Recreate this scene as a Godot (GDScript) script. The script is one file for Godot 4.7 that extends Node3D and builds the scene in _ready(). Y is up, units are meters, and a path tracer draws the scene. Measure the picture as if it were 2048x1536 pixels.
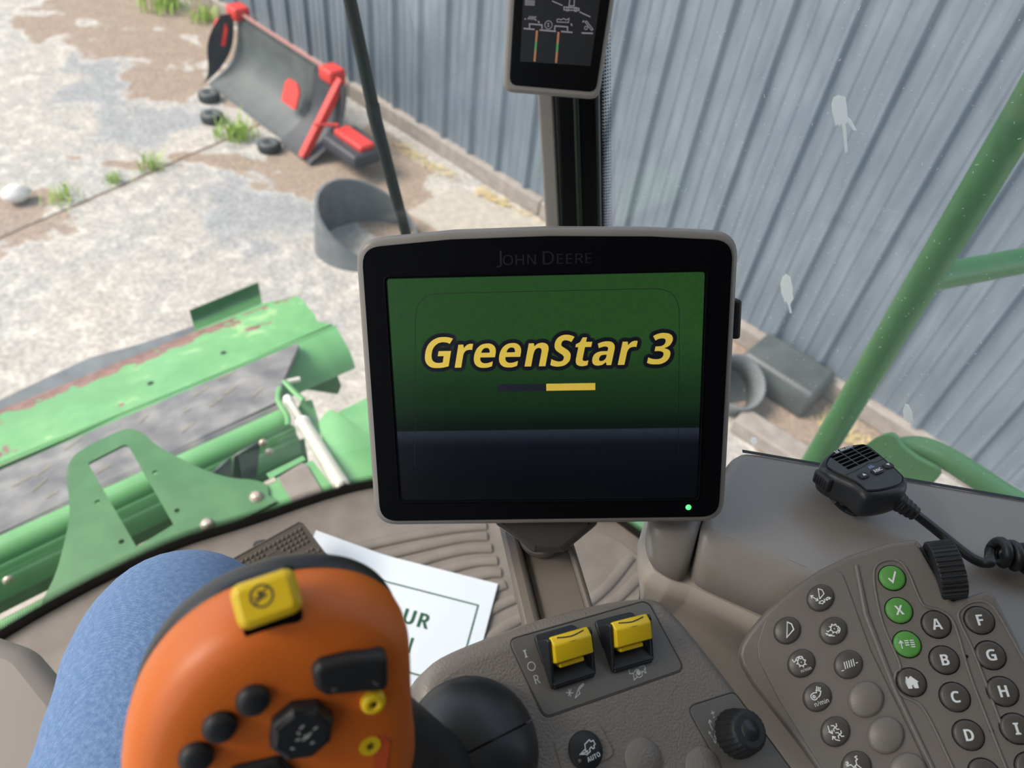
extends Node3D
# The cab of a combine harvester parked beside a corrugated metal shed.
# World axes: x to the machine's right, y up, -z forward; metres; yard concrete at y = 0, cab floor at y = 1.93.

var M := {}
var taken := {}
var XF := Transform3D.IDENTITY      # where the mesh helpers put what they add
var rng := RandomNumberGenerator.new()

# ---------------------------------------------------------------- names and metas
func numbered(called: String) -> String:
	var n: int = taken.get(called, 0)
	taken[called] = n + 1
	return called if n == 0 else "%s_%03d" % [called, n]

func tag(o: Node3D, label: String, category: String, group := "") -> Node3D:
	o.set_meta("label", label)
	o.set_meta("category", category)
	if group != "":
		o.set_meta("group", group)
	return o

func thing(called: String, label: String, category: String, xf := Transform3D.IDENTITY, group := "") -> Node3D:
	var o := Node3D.new()
	o.name = numbered(called)
	add_child(o)
	o.transform = xf
	return tag(o, label, category, group)

func base(called: String, xf := Transform3D.IDENTITY) -> Node3D:      # a piece of the setting that has parts
	var o := Node3D.new()
	o.name = called
	add_child(o)
	o.transform = xf
	o.set_meta("kind", "structure")
	return o

# ---------------------------------------------------------------- mesh helpers
func mb() -> SurfaceTool:
	var st := SurfaceTool.new()
	st.begin(Mesh.PRIMITIVE_TRIANGLES)
	return st

func obj(st: SurfaceTool, called: String, m: Material, parent: Node = self, xf := Transform3D.IDENTITY) -> MeshInstance3D:
	st.generate_normals()
	st.index()
	var o := MeshInstance3D.new()
	o.mesh = st.commit()
	o.material_override = m
	o.name = numbered(called) if parent == self else called
	parent.add_child(o, true)
	o.transform = xf
	return o

func inst(mesh: Mesh, called: String, m: Material, parent: Node, xf := Transform3D.IDENTITY) -> MeshInstance3D:
	var o := MeshInstance3D.new()
	o.mesh = mesh
	o.material_override = m
	o.name = numbered(called) if parent == self else called
	parent.add_child(o, true)
	o.transform = xf
	return o

func struct(st: SurfaceTool, called: String, m: Material) -> MeshInstance3D:
	var o := obj(st, called, m)
	o.set_meta("kind", "structure")
	return o

func tri(st: SurfaceTool, a: Vector3, b: Vector3, c: Vector3, g := 0) -> void:
	st.set_smooth_group(g)
	st.add_vertex(XF * a)
	st.add_vertex(XF * b)
	st.add_vertex(XF * c)

func quad(st: SurfaceTool, a: Vector3, b: Vector3, c: Vector3, d: Vector3, g := 0) -> void:
	tri(st, a, b, c, g)
	tri(st, a, c, d, g)

func l3(p: Vector2, h: float) -> Vector3:          # plan coordinates (right, up on the page) and height above the page
	return Vector3(p.x, h, -p.y)

func area(p: PackedVector2Array) -> float:
	var s := 0.0
	for i in p.size():
		s += p[i].cross(p[(i + 1) % p.size()])
	return s / 2

func ccw(p: PackedVector2Array) -> PackedVector2Array:
	if area(p) < 0:
		p = p.duplicate()
		p.reverse()
	return p

func inset(p: PackedVector2Array, d: float) -> PackedVector2Array:
	var out := PackedVector2Array()
	var n := p.size()
	for i in n:
		var a := (p[i] - p[(i + n - 1) % n]).normalized()
		var b := (p[(i + 1) % n] - p[i]).normalized()
		var na := Vector2(-a.y, a.x)
		var nb := Vector2(-b.y, b.x)
		var m := na + nb
		var k := m.length_squared() / 2
		out.append(p[i] + m / max(k, 0.35) * d)
	return out

# a plate of the given outline, from height h0 to h1, its upper edge rounded by r1 and its lower by r0
func extrude(st: SurfaceTool, poly, h0: float, h1: float, r1 := 0.0, r0 := 0.0, bottom := true, steps := 3) -> void:
	var p := ccw(PackedVector2Array(poly))
	var rings := []
	if r0 > 0:
		for k in steps + 1:
			var t := PI / 2 * k / steps
			rings.append([inset(p, r0 * (1 - sin(t))), h0 + r0 * (1 - cos(t))])
	else:
		rings.append([p, h0])
	if r1 > 0:
		for k in steps + 1:
			var t := PI / 2 * k / steps
			rings.append([inset(p, r1 * (1 - cos(t))), h1 - r1 * (1 - sin(t))])
	else:
		rings.append([p, h1])
	var n := p.size()
	for k in rings.size() - 1:
		var a: PackedVector2Array = rings[k][0]
		var b: PackedVector2Array = rings[k + 1][0]
		for i in n:
			var j := (i + 1) % n
			quad(st, l3(a[i], rings[k][1]), l3(b[i], rings[k + 1][1]), l3(b[j], rings[k + 1][1]), l3(a[j], rings[k][1]), 2)
	cap(st, whole(rings[-1][0], p, r1), h1, true)
	if bottom:
		cap(st, whole(rings[0][0], p, r0), h0, false)

func whole(q: PackedVector2Array, p: PackedVector2Array, r: float) -> PackedVector2Array:     # the inset outline, or a cleaned one where it crosses itself
	if Geometry2D.triangulate_polygon(q).size() > 0 or r <= 0.0:
		return q
	var best := q
	var most := 0.0
	for o in Geometry2D.offset_polygon(p, -r, Geometry2D.JOIN_ROUND):
		if absf(area(o)) > most:
			most = absf(area(o))
			best = o
	return ccw(best)

func cap(st: SurfaceTool, p: PackedVector2Array, h: float, up := true, g := 1) -> void:
	var t := Geometry2D.triangulate_polygon(p)
	for k in range(0, t.size(), 3):
		var a := p[t[k]]
		var b := p[t[k + 1]]
		var c := p[t[k + 2]]
		if ((b - a).cross(c - a) > 0) == up:
			tri(st, l3(a, h), l3(c, h), l3(b, h), g if up else g + 4)
		else:
			tri(st, l3(a, h), l3(b, h), l3(c, h), g if up else g + 4)

func holed(outer, holes: Array) -> PackedVector2Array:      # an outline with holes, joined by hair-thin slits
	var p := ccw(PackedVector2Array(outer))
	for h in holes:
		var q := ccw(PackedVector2Array(h))
		q.reverse()
		var best := [0, 0, 1e9]
		for i in p.size():
			for j in q.size():
				var d := p[i].distance_squared_to(q[j])
				if d < best[2]:
					best = [i, j, d]
		var out := PackedVector2Array()
		for i in best[0] + 1:
			out.append(p[i])
		for j in q.size() + 1:
			out.append(q[(best[1] + j) % q.size()])
		var e := (q[best[1]] - p[best[0]]).normalized().orthogonal() * 0.00002
		out[-1] += e
		out.append(p[best[0]] + e)
		for i in range(best[0] + 1, p.size()):
			out.append(p[i])
		p = out
	return p

func rrect(w: float, h: float, r: float, n := 4, at := Vector2.ZERO) -> PackedVector2Array:
	var out := PackedVector2Array()
	var c := [Vector2(w / 2 - r, h / 2 - r), Vector2(-w / 2 + r, h / 2 - r), Vector2(-w / 2 + r, -h / 2 + r), Vector2(w / 2 - r, -h / 2 + r)]
	for k in 4:
		for i in n + 1:
			out.append(at + c[k] + Vector2.from_angle(PI / 2 * (k + float(i) / n)) * r)
	return out

func disc(r: float, n := 24, at := Vector2.ZERO, squash := 1.0) -> PackedVector2Array:
	var out := PackedVector2Array()
	for i in n:
		var v := Vector2.from_angle(TAU * i / n) * r
		out.append(at + Vector2(v.x, v.y * squash))
	return out

func fillet(poly, r, n := 5) -> PackedVector2Array:         # rounds the corners; r is one radius or one for each corner
	var p := PackedVector2Array(poly)
	var out := PackedVector2Array()
	for i in p.size():
		var rr: float = r[i] if r is Array else r
		var a := p[(i + p.size() - 1) % p.size()] - p[i]
		var b := p[(i + 1) % p.size()] - p[i]
		var ang := absf(a.angle_to(b))
		var d := minf(rr / tan(ang / 2), minf(a.length(), b.length()) * 0.49)
		if rr <= 0 or ang > PI - 0.05:
			out.append(p[i])
			continue
		var s := p[i] + a.normalized() * d
		var e := p[i] + b.normalized() * d
		for k in n + 1:
			var t := float(k) / n
			out.append(s.lerp(p[i], t).lerp(p[i].lerp(e, t), t))
	return out

func spline2(pts, n := 6, closed := false) -> PackedVector2Array:
	var out := PackedVector2Array()
	var c: int = pts.size()
	for i in (c if closed else c - 1):
		var p0: Vector2 = pts[(i + c - 1) % c] if closed or i > 0 else pts[i]
		var p1: Vector2 = pts[i]
		var p2: Vector2 = pts[(i + 1) % c]
		var p3: Vector2 = pts[(i + 2) % c] if closed or i + 2 < c else p2
		for k in n:
			out.append(p1.cubic_interpolate(p2, p0, p3, float(k) / n))
	if not closed:
		out.append(pts[-1])
	return out

func spline3(pts, n := 6) -> PackedVector3Array:
	var out := PackedVector3Array()
	var c: int = pts.size()
	for i in c - 1:
		var p0: Vector3 = pts[max(i - 1, 0)]
		var p3: Vector3 = pts[min(i + 2, c - 1)]
		for k in n:
			out.append(pts[i].cubic_interpolate(pts[i + 1], p0, p3, float(k) / n))
	out.append(pts[-1])
	return out

func loft(st: SurfaceTool, rings: Array, closed := true, cap0 := true, cap1 := true, g := 0) -> void:
	var n: int = rings[0].size()
	for k in rings.size() - 1:
		for i in (n if closed else n - 1):
			var j := (i + 1) % n
			quad(st, rings[k][i], rings[k + 1][i], rings[k + 1][j], rings[k][j], g)
	if cap0:
		fan(st, rings[0], false)
	if cap1:
		fan(st, rings[-1], true)

func fan(st: SurfaceTool, ring, up := true, g := 7) -> void:
	var c := Vector3.ZERO
	for v in ring:
		c += v
	c /= ring.size()
	for i in ring.size():
		var j: int = (i + 1) % ring.size()
		if up:
			tri(st, c, ring[j], ring[i], g)
		else:
			tri(st, c, ring[i], ring[j], g + 1)

# a tube along a path; r is one radius or one for each point; squash flattens it across the first normal
func tube(st: SurfaceTool, path, r, seg := 10, caps := true, squash := 1.0, first := Vector3.UP) -> void:
	var rings := []
	var n: int = path.size()
	var side := Vector3.ZERO
	for i in n:
		var t: Vector3 = (path[min(i + 1, n - 1)] - path[max(i - 1, 0)]).normalized()
		if i == 0:
			side = first - t * first.dot(t)
			if side.length() < 0.05:
				side = t.cross(Vector3(0.3, 0.1, 0.9))
		side = (side - t * side.dot(t)).normalized()
		var up := t.cross(side)
		var rr: float = r[i] if (r is Array or r is PackedFloat32Array) else r
		var ring := PackedVector3Array()
		for k in seg:
			var a := TAU * k / seg
			ring.append(path[i] + side * cos(a) * rr * squash + up * sin(a) * rr)
		rings.append(ring)
	loft(st, rings, true, caps, caps)

func lathe(st: SurfaceTool, prof: Array, seg := 24, xf := Transform3D.IDENTITY, squash := Vector2.ONE) -> void:   # prof: Vector2(radius, height)
	var rings := []
	for p in prof:
		var ring := PackedVector3Array()
		for k in seg:
			var a := TAU * k / seg
			ring.append(xf * Vector3(cos(a) * p.x * squash.x, p.y, -sin(a) * p.x * squash.y))
		rings.append(ring)
	loft(st, rings, true, prof[0].x > 0.0001, prof[-1].x > 0.0001)

func rbox(st: SurfaceTool, size: Vector3, r: float, xf := Transform3D.IDENTITY, rv := 0.0) -> void:
	var was := XF
	XF = XF * xf
	extrude(st, rrect(size.x, size.z, maxf(rv, r), 3), -size.y / 2, size.y / 2, r, r, true, 2)
	XF = was

func box_between(st: SurfaceTool, lo: Vector3, hi: Vector3, r := 0.0) -> void:
	rbox(st, hi - lo, maxf(r, 0.0005), Transform3D(Basis.IDENTITY, (lo + hi) / 2))

# flat printed line work on a page: a ribbon of the given width at height h
func stroke(st: SurfaceTool, pts, w: float, h: float, closed := false) -> void:
	var n: int = pts.size()
	var a := PackedVector3Array()
	var b := PackedVector3Array()
	for i in n:
		var p: Vector2 = pts[i]
		var d0: Vector2 = (p - pts[(i + n - 1) % n]).normalized() if closed or i > 0 else (pts[1] - p).normalized()
		var d1: Vector2 = (pts[(i + 1) % n] - p).normalized() if closed or i < n - 1 else d0
		var m := d0.orthogonal() + d1.orthogonal()
		m = m / maxf(m.length_squared() / 2, 0.3) * w / 2
		a.append(l3(p - m, h))
		b.append(l3(p + m, h))
	for i in (n if closed else n - 1):
		var j := (i + 1) % n
		quad(st, a[i], a[j], b[j], b[i], 1)

func lines(st: SurfaceTool, list: Array, w: float, h: float, at := Vector2.ZERO, k := 1.0, rot := 0.0) -> void:
	for l in list:
		var q := []
		for p in l:
			q.append(at + Vector2(p[0], p[1]).rotated(rot) * k)
		stroke(st, q, w, h)

func arc(c: Vector2, r: float, a0: float, a1: float, n := 10) -> Array:
	var out := []
	for i in n + 1:
		out.append(c + Vector2.from_angle(deg_to_rad(lerpf(a0, a1, float(i) / n))) * r)
	return out

var text_cache := {}
# lettering on a page: capital height k, its middle at `at`, turned by rot, slanted by lean
func letters(st: SurfaceTool, s: String, k: float, at: Vector2, rot := 0.0, h := 0.0, bold := true, lean := 0.0, wide := 1.0, dx := Vector2.ZERO) -> void:
	var key := s + str(bold)
	if not text_cache.has(key):
		var f := SystemFont.new()
		f.font_names = PackedStringArray(["Droid Sans"])
		f.font_weight = 700 if bold else 400
		var t := TextMesh.new()
		t.font = f
		t.font_size = 64
		t.pixel_size = 1.0 / 46.0
		t.depth = 0.0
		t.text = s
		text_cache[key] = [t.get_faces(), t.get_aabb()]
	var faces: PackedVector3Array = text_cache[key][0]
	var box: AABB = text_cache[key][1]
	var mid := Vector2(box.get_center().x, box.get_center().y)
	for i in range(0, faces.size(), 3):
		var v := []
		for q in 3:
			var p := Vector2(faces[i + q].x, faces[i + q].y) - mid
			p = Vector2((p.x + p.y * lean) * wide, p.y) * k
			v.append(at + (p + dx).rotated(rot))
		if (v[1] - v[0]).cross(v[2] - v[0]) > 0:
			tri(st, l3(v[0], h), l3(v[2], h), l3(v[1], h), 1)
		else:
			tri(st, l3(v[0], h), l3(v[1], h), l3(v[2], h), 1)

# ---------------------------------------------------------------- materials
func mat(c: Color, rough := 0.6, metal := 0.0) -> StandardMaterial3D:
	var m := StandardMaterial3D.new()
	m.albedo_color = c
	m.roughness = rough
	m.metallic = metal
	return m

func rgb(r: int, g: int, b: int) -> Color:
	return Color8(r, g, b)

func noise(freq: float, octaves := 4, kind := FastNoiseLite.TYPE_SIMPLEX_SMOOTH, seed_ := 1) -> FastNoiseLite:
	var n := FastNoiseLite.new()
	n.noise_type = kind
	n.frequency = freq
	n.seed = seed_
	n.fractal_octaves = octaves
	n.fractal_type = FastNoiseLite.FRACTAL_FBM if octaves > 1 else FastNoiseLite.FRACTAL_NONE
	return n

func grain(m: StandardMaterial3D, freq: float, strength: float, scale: float, kind := FastNoiseLite.TYPE_SIMPLEX_SMOOTH, octaves := 2) -> StandardMaterial3D:
	var im := noise(freq, octaves, kind, 7).get_seamless_image(256, 256)
	im.bump_map_to_normal_map(strength)
	m.normal_enabled = true
	m.normal_texture = ImageTexture.create_from_image(im)
	m.normal_scale = 1.0
	m.uv1_triplanar = true
	m.uv1_scale = Vector3.ONE * scale
	return m

func mottled(m: StandardMaterial3D, a: Color, b: Color, freq: float, scale: float, octaves := 4, gain := 1.0, seed_ := 3) -> StandardMaterial3D:
	var im := noise(freq, octaves, FastNoiseLite.TYPE_SIMPLEX_SMOOTH, seed_).get_seamless_image(256, 256)
	var out := Image.create(256, 256, false, Image.FORMAT_RGB8)
	for y in 256:
		for x in 256:
			var t := clampf((im.get_pixel(x, y).r - 0.5) * gain + 0.5, 0, 1)
			out.set_pixel(x, y, a.lerp(b, t))
	m.albedo_color = Color.WHITE
	m.albedo_texture = ImageTexture.create_from_image(out)
	m.uv1_triplanar = true
	m.uv1_scale = Vector3.ONE * scale
	return m

# ---------------------------------------------------------------- the scene
func _ready() -> void:
	rng.seed = 4
	# camera
	var cam = Camera3D.new()
	cam.name = "camera"
	cam.transform = Transform3D(Basis(Vector3(0.76743, 0.10143, 0.63305), Vector3(0.40219, 0.69279, -0.59857), Vector3(-0.49929, 0.71397, 0.49088)), Vector3(0, 2.95, 0))
	cam.fov = 55.81
	cam.near = 0.02
	cam.far = 200.0
	var lens = CameraAttributesPhysical.new()
	lens.frustum_focal_length = 6.86
	lens.frustum_focus_distance = 0.52
	lens.frustum_near = 0.02
	lens.frustum_far = 200.0
	lens.exposure_aperture = 2.0
	cam.attributes = lens
	add_child(cam)
	cam.fov = 55.81
	cam.current = true
	# sky
	var env = Environment.new()
	env.background_mode = Environment.BG_SKY
	var sky = ProceduralSkyMaterial.new()
	sky.sky_top_color = Color(0.66, 0.74, 0.84)
	sky.sky_horizon_color = Color(1.0, 1.0, 1.0)
	sky.sky_curve = 0.2
	sky.ground_bottom_color = Color(0.50, 0.47, 0.43)
	sky.ground_horizon_color = Color(0.66, 0.64, 0.62)
	sky.sky_energy_multiplier = 1.0
	sky.ground_energy_multiplier = 0.6
	env.sky = Sky.new()
	env.sky.sky_material = sky
	env.background_energy_multiplier = 1.0
	env.tonemap_mode = Environment.TONE_MAPPER_LINEAR
	env.tonemap_exposure = 2.2
	env.sdfgi_enabled = true
	env.ssao_enabled = true
	env.ssil_enabled = true
	var we = WorldEnvironment.new()
	we.name = "world_environment"
	we.environment = env
	add_child(we)
	# a veiled sun, high behind the machine's left
	var sun = DirectionalLight3D.new()
	sun.name = "sun"
	sun.light_color = Color(1.0, 0.97, 0.93)
	sun.light_energy = 0.9
	sun.light_angular_distance = 30.0
	sun.shadow_enabled = true
	sun.transform = Transform3D(Basis.looking_at(Vector3(0.55, -0.75, 0.40).normalized()), Vector3(0, 12, 0))
	add_child(sun)
	materials()
	yard()
	shed_wall()
	cab_shell()
	header_front()
	handrails()
	yard_things()
	side_console()
	display_arm()
	display()
	corner_display()
	armrest_pod()
	keypad()
	drive_handle()
	microphone()
	floor_things()
	person()
	added_seat()

func plastic(c: Color, rough := 0.55, bump := 1.2, scale := 40.0) -> StandardMaterial3D:
	return grain(mat(c, rough), 0.06, bump, scale, FastNoiseLite.TYPE_SIMPLEX_SMOOTH, 2)

func glass(c: Color, a: float) -> StandardMaterial3D:
	var m = mat(Color(c.r, c.g, c.b, a), 0.02)
	m.transparency = BaseMaterial3D.TRANSPARENCY_ALPHA
	m.cull_mode = BaseMaterial3D.CULL_DISABLED
	return m

func glow(c: Color, e: float) -> StandardMaterial3D:
	var m = mat(c, 0.4)
	m.emission_enabled = true
	m.emission = c
	m.emission_energy_multiplier = e
	return m

func materials() -> void:
	M.white = mat(rgb(226, 230, 232), 0.5)
	M.offwhite = mat(rgb(205, 208, 208), 0.5)
	M.black = mat(rgb(24, 25, 28), 0.5)
	M.gloss_black = mat(rgb(8, 9, 11), 0.25)
	M.gloss_black.metallic_specular = 0.35
	M.taupe = plastic(rgb(130, 122, 115), 0.42, 2.2, 28.0)
	M.plate = mat(rgb(108, 105, 101), 0.42)
	M.key_body = plastic(rgb(112, 106, 101), 0.40, 0.8, 60.0)
	M.key_dark = mat(rgb(76, 71, 67), 0.38)
	M.key_blank = plastic(rgb(116, 110, 104), 0.38, 1.2, 60.0)
	M.key_green = mat(rgb(84, 150, 66), 0.42)
	M.lid = plastic(rgb(152, 145, 139), 0.36, 0.6, 50.0)
	M.beige = plastic(rgb(190, 181, 171), 0.55, 0.7, 40.0)
	M.floor_mat = mottled(mat(Color.WHITE, 0.7), rgb(112, 104, 97), rgb(130, 122, 114), 0.02, 3.0)
	M.lining = mat(rgb(96, 90, 84), 0.85)
	M.ceiling = mat(rgb(222, 217, 208), 0.8)
	M.silver = plastic(rgb(138, 133, 127), 0.36, 0.5, 160.0)
	M.screen_face = plastic(rgb(9, 10, 14), 0.45, 0.4, 120.0)
	M.screen_face.metallic_specular = 0.18
	M.arm = mat(rgb(118, 110, 103), 0.45)
	M.yellow = mat(rgb(240, 203, 32), 0.38)
	M.orange = plastic(rgb(222, 112, 36), 0.42, 0.25, 60.0)
	M.rubber = mat(rgb(34, 36, 39), 0.5)
	M.soft_black = plastic(rgb(38, 41, 45), 0.38, 0.5, 70.0)
	M.green = mottled(mat(Color.WHITE, 0.42), rgb(88, 142, 90), rgb(104, 157, 102), 0.012, 2.0)
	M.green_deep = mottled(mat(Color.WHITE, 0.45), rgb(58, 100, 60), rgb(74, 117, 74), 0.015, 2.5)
	M.rail = mottled(mat(Color.WHITE, 0.4), rgb(70, 128, 72), rgb(86, 144, 86), 0.02, 3.0)
	M.red = mat(rgb(188, 50, 44), 0.5)
	M.dark_steel = mottled(mat(Color.WHITE, 0.55), rgb(38, 40, 46), rgb(58, 60, 66), 0.02, 1.5)
	M.grey_steel = mottled(mat(Color.WHITE, 0.5), rgb(60, 65, 66), rgb(80, 86, 86), 0.01, 1.2)
	M.apron = mottled(mat(Color.WHITE, 0.55), rgb(84, 84, 87), rgb(132, 130, 127), 0.014, 2.0, 5, 1.6)
	M.bolt = mat(rgb(172, 158, 146), 0.45, 0.5)
	M.zinc = mat(rgb(200, 198, 186), 0.4, 0.35)
	M.belt = mottled(mat(Color.WHITE, 0.65), rgb(84, 88, 91), rgb(112, 115, 116), 0.02, 1.5)
	M.tin = mottled(mat(Color.WHITE, 0.36, 0.3), rgb(106, 117, 128), rgb(124, 135, 146), 0.02, 1.0, 5, 1.3)
	M.tin.uv1_scale = Vector3(2.4, 2.4, 0.35)
	M.kerb = mottled(mat(Color.WHITE, 0.9), rgb(122, 115, 108), rgb(150, 142, 134), 0.02, 1.5)
	M.soil = mottled(mat(Color.WHITE, 0.95), rgb(118, 102, 86), rgb(142, 126, 110), 0.03, 1.0)
	M.wood = mottled(mat(Color.WHITE, 0.85), rgb(146, 139, 128), rgb(172, 165, 153), 0.02, 2.0)
	M.stone = mottled(mat(Color.WHITE, 0.9), rgb(190, 184, 176), rgb(226, 222, 214), 0.03, 6.0)
	M.straw = mat(rgb(190, 172, 126), 0.85)
	M.slot = mat(rgb(7, 7, 8), 0.9)  # flat black for the shade inside the microphone grille
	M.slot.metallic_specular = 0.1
	M.weed = mat(rgb(150, 176, 86), 0.7)
	M.weed.backlight_enabled = true
	M.weed.backlight = Color(0.25, 0.3, 0.1)
	M.frit = mat(rgb(9, 10, 10), 0.35)
	M.dropping = mat(rgb(250, 253, 252), 0.8)
	M.dropping.backlight_enabled = true
	M.dropping.backlight = Color(1.0, 1.0, 1.0)
	M.windscreen = glass(Color(0.78, 0.9, 0.86), 0.05)
	M.side_glass = glass(Color(0.80, 0.90, 0.92), 0.07)
	M.paper = mat(rgb(206, 213, 220), 0.7)
	M.print_green = mat(rgb(20, 78, 52), 0.7)
	M.mic_face = plastic(rgb(54, 57, 62), 0.4, 0.5, 70.0)
	M.pedal = plastic(rgb(84, 76, 69), 0.42, 0.4, 40.0)

# ---------------------------------------------------------------- yard and shed
func blob(p: Vector2, list: Array) -> float:            # > 0 inside the listed patches
	var best = -9.0
	for b in list:
		var d = (p - b[0]).rotated(-b[2])
		best = maxf(best, 1.0 - Vector2(d.x / b[1].x, d.y / b[1].y).length())
	return best

func slab_texture(lo: Vector2, size: Vector2, px: int, seed_: int, dirt: Array, pale: Array) -> ImageTexture:
	var im = Image.create(px, px, false, Image.FORMAT_RGB8)
	var a = noise(0.9, 4, FastNoiseLite.TYPE_SIMPLEX_SMOOTH, seed_)
	var b = noise(6.0, 4, FastNoiseLite.TYPE_SIMPLEX_SMOOTH, seed_ + 1)
	var c = noise(26.0, 3, FastNoiseLite.TYPE_SIMPLEX_SMOOTH, seed_ + 2)
	var e = noise(2.4, 5, FastNoiseLite.TYPE_SIMPLEX_SMOOTH, seed_ + 3)
	var grey = rgb(150, 147, 143)
	var warm = rgb(164, 157, 147)
	var white = rgb(178, 173, 164)
	var brown = rgb(136, 120, 106)
	var blue = rgb(130, 132, 134)
	var patches = Image.create(160, 160, false, Image.FORMAT_RGF)
	for y in 160:
		for x in 160:
			var p = lo + Vector2(x + 0.5, y + 0.5) / 160 * size
			patches.set_pixel(x, y, Color(blob(p, dirt) + 10.0, blob(p, pale) + 10.0, 0))
	patches.resize(px, px, Image.INTERPOLATE_BILINEAR)
	for y in px:
		for x in px:
			var at = patches.get_pixel(x, y)
			var p = lo + Vector2(x + 0.5, y + 0.5) / px * size
			var n1 = a.get_noise_2dv(p)
			var n2 = b.get_noise_2dv(p)
			var n3 = c.get_noise_2dv(p)
			var n4 = e.get_noise_2dv(p)
			var col = grey.lerp(warm, clampf(0.5 + n1 * 0.9 + n2 * 0.4, 0, 1))
			col = col.lerp(white, clampf(n2 * 1.3 + n4 * 0.6 - 0.15, 0, 1))
			col = col.lerp(blue, smoothstep(-0.15, 0.35, at.g - 10.0 + n4 * 0.9) * 0.8)
			var d = at.r - 10.0 - 0.22 + n4 * 0.55 + n2 * 0.12
			col = col.lerp(white, smoothstep(-0.22, 0.0, d) * 0.45)
			col = col.lerp(brown, smoothstep(-0.02, 0.16, d))
			var k = 1.0 + n3 * 0.20 + n2 * 0.07
			im.set_pixel(x, y, Color(col.r * k, col.g * k, col.b * k))
	return ImageTexture.create_from_image(im)

func slab(parent: Node, poly: Array, seed_: int, dirt: Array, pale: Array) -> void:
	var lo = Vector2(1e9, 1e9)
	var hi = -lo
	for p in poly:
		lo = lo.min(p)
		hi = hi.max(p)
	var st = mb()
	var q = PackedVector2Array(poly)
	for t in [[0.0, true], [-0.05, false]]:
		var ids = Geometry2D.triangulate_polygon(q)
		for k in range(0, ids.size(), 3):
			for i in 3:
				var p = q[ids[k + (i if area(q) < 0 == t[1] else 2 - i)]]
				st.set_smooth_group(3)
				st.set_uv((p - lo) / (hi - lo))
				st.add_vertex(Vector3(p.x, t[0], p.y))
	for i in q.size():
		var a = q[i]
		var b = q[(i + 1) % q.size()]
		for v in [[a, 0.0], [a, -0.05], [b, 0.0], [b, 0.0], [a, -0.05], [b, -0.05]]:
			st.set_smooth_group(-1)
			st.set_uv((v[0] - lo) / (hi - lo))
			st.add_vertex(Vector3(v[0].x, v[1], v[0].y))
	var m = mat(Color.WHITE, 0.9)
	m.albedo_texture = slab_texture(lo, hi - lo, 1024, seed_, dirt, pale)
	obj(st, "concrete_slab", m, parent)

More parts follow.
